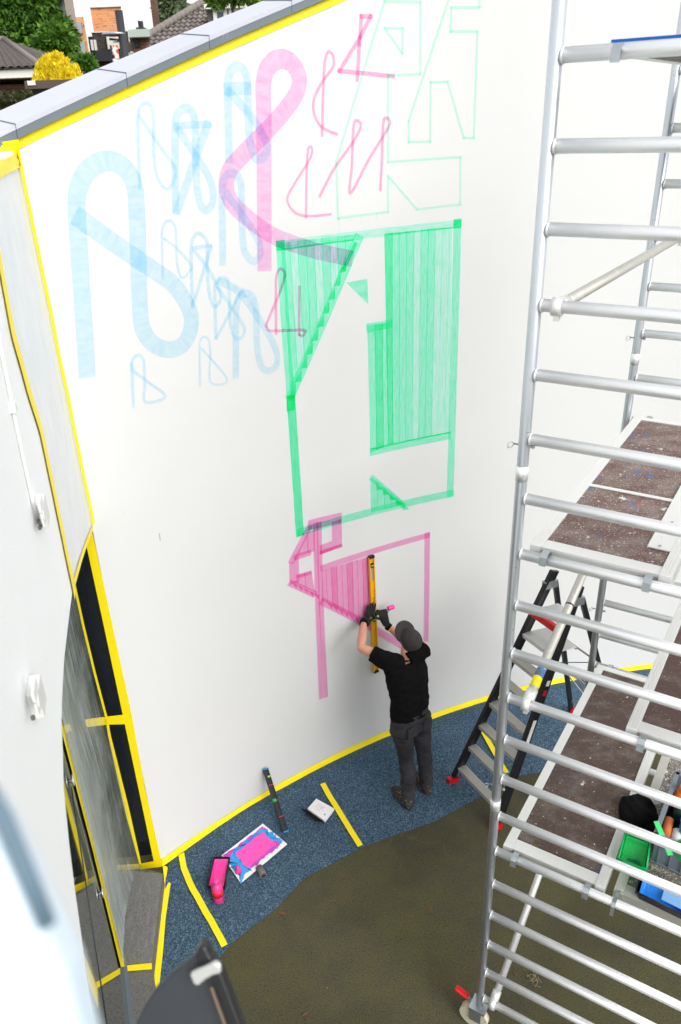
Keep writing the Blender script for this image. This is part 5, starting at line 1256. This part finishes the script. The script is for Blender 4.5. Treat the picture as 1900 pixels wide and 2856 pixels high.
# black cloth over the tray end
bb_ = MB(); c = dz(710, 880, .05); bb_.ell(c, SD * .125, SNF * .13, Zv * .08, 24, 14); bb_.ell(dz(770, 980, .04), SD * .10, SNF * .08, Zv * .06, 20, 12)
tag(sobj('cloth', bb_, M['black'], None, .008, 3, lambda p: .03 * noise.noise(p * 9) + .014 * noise.noise(Vector((p.x * 30, p.y * 12, p.z * 20)))), 'bunched black cloth lying behind the green tray', 'cloth')

# ------------------------------------------------------------------ wall lamp and window close to the camera
lo_ = EYE + ray(452, 2280) * 1.25
lamp = thing('wall_lamp', lo_, 'dark grey outdoor lamp with a bright steel clip, out of focus in front', 'lamp')
lR = RT; lU = UP; lF = FW
def lp(x, y, t_): return EYE + ray(x, y) * t_
hd = [lp(*Z7(*p), 1.25) for p in ((720, 1660), (745, 1570), (788, 1482), (850, 1395), (935, 1312), (1010, 1255), (1060, 1215), (1110, 1230), (1180, 1330), (1270, 1660))]
mb = MB(); mb.prism(hd, lF * .02); bevel(obj('housing', mb, M['lamp'], lamp), .006, 3)
mb = MB(); mb.prism([lp(*Z7(*p), 1.235) for p in ((1055, 1222), (1078, 1178), (1096, 1155), (1125, 1160), (1152, 1215), (1215, 1312), (1242, 1382), (1345, 1660), (1265, 1660), (1160, 1390), (1110, 1270))], lF * .03); bevel(obj('front_frame', mb, M['blackplastic'], lamp), .005, 2)
mb = MB(); mb.prism([lp(*Z7(*p), 1.222) for p in ((1035, 1312), (1105, 1278), (1170, 1245), (1204, 1253), (1212, 1306), (1165, 1318), (1120, 1345), (1085, 1377), (1058, 1366))], lF * .012); bevel(obj('steel_clip', mb, M['steel'], lamp), .005, 2)
mb = MB(); mb.prism([lp(*Z7(*p), 1.228) for p in ((1150, 1385), (1160, 1380), (1262, 1660), (1250, 1660))], lF * .004); obj('worn_edge', mb, M['orange2'] if False else simple('worn_bronze_edge', rgb(120, 100, 82), .6), lamp)
mb = MB(); p0_ = lp(440, 2390, 1.3); mb.tube(p0_, p0_ - Zv * .1 - FN * .5, .018, 12); obj('bracket', mb, M['lamp'], lamp)
wf = thing('window_frame', EYE + ray(60, 2200) * .36, 'pale blue window frame very close to the camera, blurred', 'window')
def np_(x, y, t_): return EYE + ray(x, y) * t_
mb = MB(); mb.prism([np_(-260, 1560, .36), np_(-20, 1900, .36), np_(108, 2165, .36), np_(150, 2260, .36), np_(215, 2520, .36), np_(-260, 2520, .36)], lF * .03); bevel(obj('sash', mb, M['frame_blue'], wf), .006, 2)
mb = MB(); mb.path([np_(-60, 1760, .36), np_(10, 1885, .36), np_(62, 2010, .36), np_(110, 2130, .36)], .0042, 10); obj('shade_band', mb, M['shade_band'], wf)  # added dark tube for the shadow band along the sash edge

# ------------------------------------------------------------------ leaves and litter on the asphalt
lf_mesh = None
ml = MB()
for a, b in ((0, 1),):
    pts = [(0, 0, 0), (.25, .16, .02), (.6, .2, .06), (1, 0, .03), (.6, -.18, .05), (.25, -.15, .01)]
    c = Vector((.5, 0, .0))
    for p, q_ in zip(pts, pts[1:] + pts[:1]): ml.face([c, p, q_])
lf_mesh = ml.mesh('dry_leaf', M['leaf_dry'], False)
for x, y, sz in ((640, 2100, .075), (754, 2074, .05), (775, 2070, .04), (995, 2100, .05), (713, 2330, .07), (618, 2190, .03), (785, 2027, .045), (1345, 2010, .03), (1190, 2247, .04), (565, 2065, .05), (905, 2045, .03), (600, 2262, .03)):
    o = bpy.data.objects.new('dry_leaf', lf_mesh); col.objects.link(o); o.location = gp(x, y, .004); o.scale = (sz, sz, sz); o.rotation_euler = (random.uniform(-.2, .2), random.uniform(-.2, .2), random.uniform(0, 6.28))
    tag(o, 'small curled brown dry leaf on the dark ground', 'leaf', 'dry leaves scattered on the ground')
mb = MB()
c = gp(1228, 2255)
for i in range(45):
    a = Vector((random.gauss(0, .018), random.gauss(0, .018), random.uniform(.003, .02))); d = Vector((random.gauss(0, .02), random.gauss(0, .02), random.gauss(0, .006))); mb.path([c + a, c + a + d * .5 + Zv * .003, c + a + d], .0018, 4)
tag(obj('straw_tuft', mb, M['straw']), 'pale tuft of dry straw on the ground under the scaffold', 'straw tuft')

# ------------------------------------------------------------------ neighbourhood beyond the roof
def brickmat(name, c1, c2, mortar, sc_):
    m = bpy.data.materials.new(name); t = NT(m); v = t.coord()
    br = t.n('ShaderNodeTexBrick'); br.inputs['Color1'].default_value = c1; br.inputs['Color2'].default_value = c2; br.inputs['Mortar'].default_value = mortar
    br.inputs['Scale'].default_value = sc_; br.inputs['Bias'].default_value = -.4; br.inputs['Mortar Size'].default_value = .012; br.inputs['Row Height'].default_value = .12; br.inputs['Brick Width'].default_value = .4
    t.l(t.mapping(v, (1, 1, 1), rot=(R(90), 0, 0)), br.inputs['Vector'])
    c = t.mix(t.step(t.noise(t.mapping(v, (1, 1, 3.2)), 2.4, 3, .7), .60, .64), br.outputs[0], scl(c2, .55)); t.out(t.bsdf(c, .85)); return m
M['orange_brick'] = brickmat('orange_brick', rgb(216, 150, 100), rgb(196, 122, 76), rgb(214, 170, 130), 1.0)
M['red_brick'] = brickmat('red_brown_brick', rgb(124, 84, 72), rgb(100, 66, 56), rgb(140, 116, 104), 1.2)
M['dark_brick'] = brickmat('dark_brick', rgb(66, 58, 54), rgb(50, 45, 44), rgb(80, 72, 68), 1.2)
M['brown_brick'] = brickmat('brown_brick', rgb(96, 68, 54), rgb(76, 52, 42), rgb(110, 90, 76), 1.2)
M['tile'] = simple('grey_roof_tile', rgb(112, 105, 102), .8, 0, .3, 3.0, .2, 20)
M['tile2'] = simple('weathered_roof_tile', rgb(126, 118, 113), .85, 0, .25, 5.0, .2, 20)
M['whitewood'] = simple('white_painted_wood', rgb(226, 224, 218), .6, 0, .04)
M['anthracite'] = simple('anthracite_cladding', rgb(44, 46, 52), .6, 0, .1, 2)
M['sage'] = simple('sage_panel', rgb(168, 182, 172), .6, 0, .05)
M['concrete'] = simple('concrete', rgb(158, 146, 136), .85, 0, .1, 1.2, .2, 10)
M['glassfar'] = simple('window_glass', rgb(70, 92, 112), .12, 0, .3, .8, 0)
M['glassblue'] = simple('blue_glazing', rgb(120, 158, 190), .12, 0, .2, .6, 0)
M['banner'] = simple('orange_banner', rgb(236, 84, 48), .7, 0, .05)
M['bark'] = simple('bark', rgb(84, 68, 54), .9, 0, .3, 6)
M['darkwall'] = simple('dark_mossy_board', rgb(60, 52, 48), .85, 0, .3, 5)
M['brownboard'] = simple('brown_fascia_board', rgb(86, 72, 68), .7, 0, .2, 4)
M['hedge'] = simple('hedge_green', rgb(70, 76, 42), .9, 0, .5, 14)
def leafmat(name, a, b):
    m = bpy.data.materials.new(name); t = NT(m); v = t.coord(); oi = t.n('ShaderNodeNewGeometry')
    c = t.mix(oi.outputs['Random Per Island'], a, b); bs = t.bsdf(c, .55)
    tl_ = t.n('ShaderNodeBsdfTranslucent'); t.l(c, tl_.inputs[0]); mx = t.n('ShaderNodeMixShader'); mx.inputs[0].default_value = .3; t.l(bs, mx.inputs[1]); t.l(tl_.outputs[0], mx.inputs[2]); t.out(mx.outputs[0]); return m
M['lf_green'] = leafmat('conifer_green', rgb(40, 78, 24), rgb(112, 160, 52)); M['lf_yellow'] = leafmat('golden_foliage', rgb(214, 190, 20), rgb(250, 232, 40)); M['lf_pale'] = leafmat('pale_green_foliage', rgb(70, 92, 60), rgb(140, 158, 116)); M['lf_bright'] = leafmat('bright_green_foliage', rgb(84, 130, 40), rgb(150, 190, 80))
FX, FY = X, Y
def fbx(nm, x0, y0, x1, y1, D, depth, mat, parent, cuty=None):
    """upright box whose front fills the measured rectangle at distance D"""
    a, b = bp(x0, y1, D), bp(x1, y1, D); z0 = (a.z + b.z) / 2; z1 = bp((x0 + x1) / 2 - (y1 - y0) * .16, y0, D).z
    if cuty is not None: z0 = cuty
    k = (a.x + b.x) / 2 / D * depth
    mb = MB(); mb.prism([Vector((a.x, D, z0)), Vector((b.x, D, z0)), Vector((b.x + k, D + depth, z0)), Vector((a.x + k, D + depth, z0))], Zv * (z1 - z0)); return obj(nm, mb, mat, parent), (min(a.x, b.x), max(a.x, b.x), z0, z1)
def win(x0, y0, x1, y1, D, parent, framemat, glassmat, fw=.12, bars=0):
    a, b = bp(x0, y0, D), bp(x1, y1, D); c = Vector(((a.x + b.x) / 2, D - .06, (a.z + b.z) / 2)); wd, ht = abs(b.x - a.x), abs(b.z - a.z)
    wo_ = thing('x', (0, 0, 0), None, None) if False else None
    mb = MB()
    for s_ in (-1, 1): mb.box(c + X * s_ * (wd / 2 - fw / 2), (fw, .14, ht)); mb.box(c + Zv * s_ * (ht / 2 - fw / 2), (wd - 2 * fw, .139, fw))
    for k in range(bars): mb.box(c + X * (-wd / 2 + wd * (k + 1) / (bars + 1)), (fw * .7, .12, ht - 2 * fw))
    f_ = obj('window', mb, framemat, parent); g_ = MB(); g_.box(c + Y * .03, (wd - 2 * fw, .02, ht - 2 * fw)); obj('pane', g_, glassmat, f_); return f_
def foliage(name, parent, mat, fn, n_, size, seed=1, droop=.3):
    rnd = random.Random(seed); mb = MB()
    for i in range(n_):
        p, nrm = fn(rnd); d = (nrm + Vector((rnd.gauss(0, .5), rnd.gauss(0, .5), rnd.gauss(0, .5) - droop))).normalized(); s_ = d.cross(Vector((rnd.gauss(0, 1), rnd.gauss(0, 1), rnd.gauss(0, 1)))).normalized(); l_ = size * rnd.uniform(.6, 1.5); w_ = l_ * rnd.uniform(.16, .34)
        mb.face([p, p + d * l_ * .5 + s_ * w_, p + d * l_, p + d * l_ * .5 - s_ * w_])
    return obj(name, mb, mat, parent, fix=False)
def blobtree(label, cat, nm, blobs, D, mat, n_, size, trunk, seed, group=None, droop=.3):
    cx = sum(b[0] for b in blobs) / len(blobs); base = bp(cx, blobs[0][1], D); base.z = 0
    t_ = thing(nm, base, label, cat, group)
    cs3 = [(bp(x, y, D + dd), r * D / FPX, rz_ * D / FPX) for x, y, r, rz_, dd in blobs]
    tot = sum(r * r for _, r, _ in cs3)
    def fn(rnd):
        k = rnd.uniform(0, tot)
        for c, r, rz_ in cs3:
            k -= r * r
            if k <= 0: break
        v_ = Vector((rnd.gauss(0, 1), rnd.gauss(0, 1), rnd.gauss(0, 1))).normalized(); q_ = rnd.uniform(.35, 1) ** .5 * (1 + .25 * noise.noise(v_ * 2.6 + c))
        return c + Vector((v_.x * r * q_, v_.y * r * q_, v_.z * rz_ * q_)), v_
    foliage('crown', t_, mat, fn, n_, size, seed, droop)
    top = max(cs3, key=lambda c: c[0].z)
    mb = MB(); mb.path([base, Vector((base.x, base.y, top[0].z * .5)), Vector((top[0].x, base.y, top[0].z + top[2] * .4))], [trunk, trunk * .8, trunk * .25], 10); obj('trunk', mb, M['bark'], t_)
    lm = MB()
    for c, r, rz_ in cs3: lm.path([Vector((base.x, base.y, c.z - rz_ * .6)), c], [trunk * .45, trunk * .12], 6)
    obj('limb', lm, M['bark'], t_)
    return t_
blobtree('big dark green conifer rising behind the house on the far left', 'tree', 'conifer_tree', [(60, 95, 60, 60, 0), (20, 60, 60, 70, 0), (95, 60, 55, 60, 1), (60, 10, 55, 60, 0), (130, 105, 36, 34, -1), (100, 130, 40, 26, -1), (10, -30, 60, 70, 0), (140, 80, 30, 30, 0), (70, -50, 50, 50, 0)], 36, M['lf_green'], 52000, .21, .25, 3, droop=.45)
# golden conifer: upright flame-like tufts
gb = bp(132, 182, 13.5); gt_ = thing('golden_shrub', Vector((gb.x, gb.y, 0)), 'bright golden yellow conifer shrub behind the brown fascia', 'shrub')
tufts = []
rnd = random.Random(5)
for i in range(46):
    x = rnd.uniform(90, 180); hmax = 118 + abs(x - 128) * .85 + rnd.uniform(0, 16); tufts.append((bp(x, 200, 13.5 + rnd.uniform(-.5, .5)), bp(x + rnd.uniform(-4, 4), hmax, 13.5 + rnd.uniform(-.4, .4))))
def gfn(r_):
    a, b = r_.choice(tufts); t_ = r_.uniform(-.1, 1); rad = .085 * (1 - .85 * max(0, t_)); th = r_.uniform(0, 6.28); return a.lerp(b, t_) + Vector((math.cos(th) * rad, math.sin(th) * rad, 0)), Vector((math.cos(th) * .5, math.sin(th) * .5, 1.3))
foliage('crown', gt_, M['lf_yellow'], gfn, 16000, .06, 4, -.5)
mb = MB(); mb.path([Vector((gb.x, gb.y, 0)), gb - Zv * .3], [.1, .07], 8); obj('trunk', mb, M['bark'], gt_)
blobtree('tall loose conifer seen between the chimney and the tiled roof', 'tree', 'pine_tree', [(390, 20, 22, 26, 0), (402, 50, 24, 24, 0), (385, -15, 18, 30, 0), (412, 22, 14, 20, 0)], 50, M['lf_pale'], 2300, .36, .2, 8)
blobtree('bright green hanging twigs above the dormer window', 'tree', 'broadleaf_tree', [(500, -4, 20, 16, 0), (548, -10, 18, 12, 0), (585, -10, 20, 12, 0), (530, -40, 60, 26, 0)], 10, M['lf_bright'], 2600, .06, .05, 9)
blobtree('small green garden shrub low beside the orange brick building', 'shrub', 'garden_shrub', [(200, 152, 14, 16, 0), (192, 165, 12, 12, 0)], 32, M['lf_green'], 1500, .2, .08, 10)
# house on the far left with hipped tile roof
D = 27.0; hz_ = bp(40, 165, D).z; xr = bp(93, 165, D).x
hs_ = thing('tiled_house', Vector((xr - 4, D + 4, 0)), 'brick house with a grey hipped tile roof behind the conifer, far left', 'house')
mb = MB(); mb.box(Vector((xr - 5.4, D + 5.6, hz_ / 2 - .15)), (9.8, 9.8, hz_ - .3)); obj('wall', mb, M['brown_brick'], hs_)
mb = MB(); mb.box(Vector((xr - 5.2, D + 5.5, hz_ - .05)), (10.4, 11.0, .22)); obj('eaves_board', mb, M['whitewood'], hs_)
r1_ = bp(12, 98, D + 5.5); ridge = r1_.z
E_ = [Vector((xr - 10.4, D - .1, hz_ + .08)), Vector((xr + .02, D - .1, hz_ + .08)), Vector((xr + .02, D + 11.1, hz_ + .08)), Vector((xr - 10.4, D + 11.1, hz_ + .08))]; r0_ = Vector((r1_.x - 4, r1_.y, ridge))
mb = MB(); mb.add(E_ + [r0_, r1_], [(0, 1, 5, 4), (1, 2, 5), (2, 3, 4, 5), (3, 0, 4)]); obj('roof', mb, M['tile'], hs_)
def tile_rows(q0, q1, q2, q3, nu, nv, parent, mat, single, th=.05):
    """courses of roof tiles over the quad q0-q1 (eave) q3-q2 (ridge)"""
    nrm = (q1 - q0).cross(q3 - q0).normalized(); nrm = nrm if nrm.z > 0 else -nrm; shared = None; cnt = 0; bulk = MB()
    for j in range(nv):
        for i in range(nu):
            a, b = (i + .04) / nu, (i + .96) / nu; c, d = j / nv, (j + 1.18) / nv
            g_ = lambda s_, t_: q0.lerp(q1, s_).lerp(q3.lerp(q2, s_), min(t_, 1))
            w0 = (q1 - q0).length * (1 - 0) / nu
            if (g_(b, c) - g_(a, c)).length < .02: continue
            mb = MB() if single else bulk; pts = []
            lift0, lift1 = th * 1.5, th * .35
            for k in range(5):
                s_ = a + (b - a) * k / 4; arc = math.sin(math.pi * k / 4) * th * .9
                pts.append((g_(s_, c) + nrm * (lift0 + arc), g_(s_, d) + nrm * (lift1 + arc)))
            for (p, q_), (p2, q2_) in zip(pts, pts[1:]): mb.face([p, p2, q2_, q_], smooth=True); mb.face([p, p2, p2 - nrm * th, p - nrm * th])
            if single: obj('roof_tile', mb, mat, parent, fix=False)
    if not single: o = obj('roof_tiles', bulk, mat, parent, fix=False); o['kind'] = 'stuff'
    return cnt
tile_rows(E_[0], E_[1], r1_, r0_, 44, 18, hs_, M['tile'], False); tile_rows(E_[1], E_[2], r1_ + Vector((0, .01, 0)), r1_, 46, 18, hs_, M['tile'], False)
mb = MB(); mb.path([E_[1] + Zv * .1, r1_ + Zv * .12], .09, 8); mb.path([E_[0] + Zv * .1, r0_ + Zv * .12], .09, 8); mb.path([r0_ + Zv * .12, r1_ + Zv * .12], .09, 8); obj('ridge_tiles', mb, M['tile2'], hs_)
# second nearer tiled plane at the very left edge
# flat roofed shed behind the wall
D = 9.5; sd_ = thing('flat_roofed_shed', bp(120, 200, D), 'low shed with brown fascia and a white patch, behind the zinc roof edge', 'shed')
o, (x0, x1, z0, z1) = fbx('roof_slab', 58, 181, 330, 200, D, 2.5, M['brownboard'], sd_)
mb = MB(); mb.box(Vector((x0 + 1.2, D + 1.4, z0 / 2 - .05)), (x1 - x0 - .1, 2.0, z0 - .1)); obj('wall', mb, M['darkwall'], sd_)
a, b = bp(63, 186, D), bp(83, 196, D); mb = MB(); mb.box(Vector(((a.x + b.x) / 2, D - .006, (a.z + b.z) / 2)), (b.x - a.x, .012, a.z - b.z)); obj('white_patch', mb, M['whitewood'], sd_)
D = 9.0; hg = thing('hedge', bp(20, 230, D), 'dark clipped hedge at the left edge below the brick house', 'hedge')
c0 = bp(-60, 214, D); c1 = bp(57, 214, D)
mb = MB(); mb.box(Vector(((c0.x + c1.x) / 2, D + .3, c1.z / 2 - .1)), (c1.x - c0.x - .1, .5, c1.z - .2)); obj('hedge_core', mb, M['hedge'], hg)
def hfn(r_): return Vector((r_.uniform(c0.x, c1.x), D + r_.uniform(-.02, .6), c1.z - abs(r_.gauss(0, .5)))), Vector((0, -1, .3))
foliage('hedge_leaves', hg, leafmat('dull_hedge', rgb(52, 56, 30), rgb(96, 98, 60)), hfn, 5000, .06, 12, 0)
# glazed tower
D = 36.0; tw_ = thing('glazed_tower', bp(165, 150, D), 'tall tower of blue glazing and concrete cut by the picture top', 'building')
p0_, p1_ = bp(160, -60, D), bp(180, -60, D)
o, _ = fbx('concrete_pier', 176, -120, 196, 172, D, 3, M['concrete'], tw_, 0); fbx('glazing', 128, -120, 175.6, 172, D + .5, 4, M['glassblue'], tw_, 0)
for k in range(5):
    a = bp(132 + k * 10, 172, D + .4); mb = MB(); mb.box(Vector((a.x, D + .45, 9)), (.10, .12, 18)); obj('mullion', mb, M['galv'], tw_)
for k in range(9):
    a, b = bp(128, 172, D), bp(175, 172, D); mb = MB(); mb.box(Vector(((a.x + b.x) / 2, D + .44, bp(150, 172 - k * 26, D).z)), (b.x - a.x, .12, .14)); obj('transom', mb, M['galv'], tw_)
# orange brick block
D = 52.0; ob = thing('brick_apartment_block', bp(230, 150, D), 'orange brick block with a tall windowless stair tower', 'building')
fbx('wall', 186, 39, 213, 170, D, 10, M['orange_brick'], ob, 0); fbx('stair_tower', 216, 17, 286, 72, D + 1, 10, M['orange_brick'], ob, 0)
for y0, y1, x0 in ((51, 77, 176), (98, 123, 184), (143, 165, 191)): win(x0, y0, x0 + 16, y1, D - .05, ob, M['galv'], M['glassfar'], .12, 1)
a, b = bp(199, 16.5, D), bp(285, 16.5, D); fbx('roof_edge', 207, 15.5, 279, 17, D + .9, 10, M['concrete'], ob)
# black cube house
D = 40.0; bh = thing('dark_cube_house', bp(250, 130, D), 'dark brick cube house with a white framed window', 'house')
fbx('upper_wall', 217, 74, 300, 114, D, 8, M['dark_brick'], bh); fbx('cladding_band', 221, 114, 303, 140, D - .1, 8, M['anthracite'], bh); fbx('ground_floor', 229, 140, 303, 175, D + .5, 7, M['red_brick'], bh, 0); fbx('roof_edge', 210, 71.5, 295, 74, D - .05, 8, M['whitewood'], bh); fbx('side_wall', 211, 84, 221, 140, D + .4, 6, M['dark_brick'], bh)
side0, side1 = bp(208, 74, D), bp(200, 140, D + 6)
win(246, 82, 293, 112, D - .05, bh, M['whitewood'], M['glassfar'], .28, 1); win(254, 142, 263, 160, D + .4, bh, M['whitewood'], M['glassfar'], .1, 0)
mb = MB(); c = bp(211, 95, D); 
for x in (211.5, 219): a, b = bp(x, 92, D), bp(x + 2.5, 116, D); mb.box(Vector((a.x, D - .06, (a.z + b.z) / 2)), (.10, .08, a.z - b.z))
obj('slit_window', mb, M['whitewood'], bh)
# sage flat-roofed house
D = 33.0; sg = thing('sage_flat_house', bp(320, 100, D), 'low brick house with a sage green flat roof edge', 'house')
fbx('roof_edge', 297, 67, 346, 85, D, 5, M['sage'], sg); fbx('wall', 312, 85, 350, 150, D + .6, 4, M['red_brick'], sg, 0); win(308, 88, 322, 108, D + .55, sg, M['anthracite'], M['glassfar'], .08, 0); 
mb = MB(); a, b = bp(303, 64, D), bp(322, 64, D); mb.box(Vector(((a.x + b.x) / 2, D + 1, a.z)), (b.x - a.x, .5, .16)); mb.box(Vector((a.x + .1, D + 1, a.z + .15)), (.06, .2, .3)); mb.box(Vector((b.x - .1, D + 1, b.z + .15)), (.06, .2, .3)); obj('roof_unit', mb, M['anthracite'], sg)
# street lamp
D = 26.0; a, b = bp(272, 24, D), bp(290, 142, D); sl_ = thing('street_lamp', Vector((b.x, D, 0)), 'black street lamp post with a flat lamp head', 'street lamp')
ax_ = Vector((b.x, D, 0)); mb = MB(); mb.tube(Vector((b.x, D, 0)), Vector((a.x * .35 + b.x * .65, D, a.z)), .12, 14, .11); obj('post', mb, M['anthracite'], sl_)
c = bp(262, 78, D); px_ = bp(280, 82, D); mb = MB(); mb.ell(c, X * .35, Y * .2, Zv * .07, 16, 8); obj('lamp_head', mb, M['galv'], sl_); mb = MB(); mb.tube(c + X * .2, Vector((px_.x, D, px_.z)), .03, 8); mb.tube(bp(252, 90, D), bp(284, 93, D), .03, 8); obj('bracket_arm', mb, M['anthracite'], sl_)
# banner
D = 25.0; bn = thing('street_banner', bp(268, 130, D), 'orange street banner with white curled lettering', 'banner')
q4 = [bp(259, 104, D), bp(272, 104, D), bp(277, 152, D), bp(264, 152, D)]
mb = MB(); mb.grid(lambda a_, b_: q4[0].lerp(q4[1], a_).lerp(q4[3].lerp(q4[2], a_), b_) + Y * (.05 * math.sin(a_ * 5 + b_ * 3) + (.03 * (1 - abs(2 * a_ - 1)) if b_ == 0 else 0)), 6, 12); obj('cloth', mb, M['banner'], bn)
mb = MB(); bq = lambda a_, b_: q4[0].lerp(q4[1], a_).lerp(q4[3].lerp(q4[2], a_), b_) - Y * .09
mb.path([bq(*p) for p in ((.78, .26), (.55, .16), (.35, .26), (.38, .42), (.70, .50), (.74, .62), (.5, .66))], .06, 6); mb.path([bq(*p) for p in ((.3, .66), (.34, .92))], .06, 6); mb.path([bq(*p) for p in ((.7, .70), (.52, .80), (.74, .92))], .055, 6); obj('white_lettering', mb, M['whitewood'], bn)
mb = MB(); mb.tube(Vector((q4[3].x - .05, D, 0)), q4[0] - X * .05, .03, 8); obj('pole', mb, M['anthracite'], bn)
# house with tiled roof, chimney and dormer
D = 34.0
def proj(p):
    d = p - EYE; return (784 + FPX * d.dot(RT) / d.dot(FW), 1178.46 - FPX * d.dot(UP) / d.dot(FW))
rh = thing('dormer_house', bp(480, 120, D), 'house with grey pantile roof, brick chimney and white dormer window', 'house')
ev = bp(300, 126, D).z; xl = bp(298, 124, D).x
mb = MB(); mb.box(Vector((xl + 7.3, D + 6.2, ev / 2 - .15)), (13.8, 11.6, ev - .3)); obj('wall', mb, M['brown_brick'], rh)
mb = MB(); mb.box(Vector((xl + 7.2, D + 6.0, ev - .06)), (14.6, 12.2, .26)); obj('eaves_board', mb, M['whitewood'], rh)
pe0, pe1 = Vector((xl + .05, D, ev + .12)), Vector((xl + 14, D, ev + .12)); pr0 = bp(500, -6, D + 5.0); pr1 = Vector((xl + 14, pr0.y, pr0.z)); pb0 = Vector((xl + .05, D + 12, ev + .12)); pb1 = Vector((xl + 14, D + 12, ev + .12))
mb = MB(); mb.add([pe0, pe1, pr1, pr0, pb0, pb1], [(0, 1, 2, 3), (4, 0, 3), (5, 4, 3, 2)]); obj('roof', mb, M['tile'], rh)
nrm = (pe1 - pe0).cross(pr0 - pe0).normalized(); nrm = nrm if nrm.z > 0 else -nrm
NR = 13; tile_step = .205; course = (pr1 - pe1).length / NR
tm = MB(); th = .04; pts = []
for k in range(7):
    s_ = k / 6; arc = (1.1 * math.sin(math.pi * min(1, s_ / .62)) if s_ < .62 else -.3 * math.sin(math.pi * (s_ - .62) / .38)) * th
    pts.append(((s_ * tile_step * .99, 0, th * 1.9 + arc), (s_ * tile_step * .99, course * 1.1, th * .3 + arc)))
for (p, q_), (p2, q2_) in zip(pts, pts[1:]): tm.face([p, p2, q2_, q_], smooth=True); tm.face([p, p2, Vector(p2) - Zv * th, Vector(p) - Zv * th])
tmesh = tm.mesh('roof_tile', M['tile'], False); tmesh2 = tmesh.copy(); tmesh2.materials.clear(); tmesh2.materials.append(M['tile2'])
xd = (pe1 - pe0).normalized(); yd = (pr1 - pe1).normalized(); rot = Matrix((xd, yd, nrm)).transposed(); n_single = 0
for jj in range(NR):
    for ii in range(int(14 / tile_step)):
        o_ = pe0 + xd * (ii * tile_step) + yd * (jj * course); xe = (pr0 - pe0).dot(xd) * (jj + .2) / NR
        if ii * tile_step < xe - tile_step * .4: continue
        px_ = proj(o_)
        if px_[1] > 172 - (px_[0] - 300) * .385 or n_single >= 299: continue       # the rest lies hidden behind the white wall
        ob_ = bpy.data.objects.new('roof_tile', tmesh if random.random() < .65 else tmesh2); col.objects.link(ob_); ob_.matrix_basis = Matrix.Translation(o_ + nrm * random.uniform(0, .015)) @ rot.to_4x4(); adopt(ob_, rh); n_single += 1
print('tiles', n_single)
mb = MB()
for k in range(22):
    a, b = pe0.lerp(pr0, k / 22) + nrm * .12, pe0.lerp(pr0, (k + 1.1) / 22) + nrm * .16; mb.path([a, b], [.15, .13], 10)
obj('hip_tiles', mb, M['tile2'], rh)
a, b = bp(339, -40, D + 4), bp(367, 92, D + 4); mb = MB(); mb.box(Vector(((a.x + b.x) / 2, D + 4.4, (a.z + ev) / 2)), (b.x - a.x - .05, .8, a.z - ev)); obj('chimney', mb, M['brown_brick'], rh)
DD = D + .4
fbx('dormer', 482, 16, 640, 80, DD, 4, M['tile'], rh); fbx('dormer_roof', 470, 6, 660, 17, DD - .4, 5, M['whitewood'], rh)
win(490, 18, 526, 54, DD - .05, rh, M['whitewood'], M['glassfar'], .14, 0); win(526.5, 18, 640, 50, DD - .05, rh, M['whitewood'], M['glassfar'], .14, 2)
print('objects', len(bpy.data.objects))
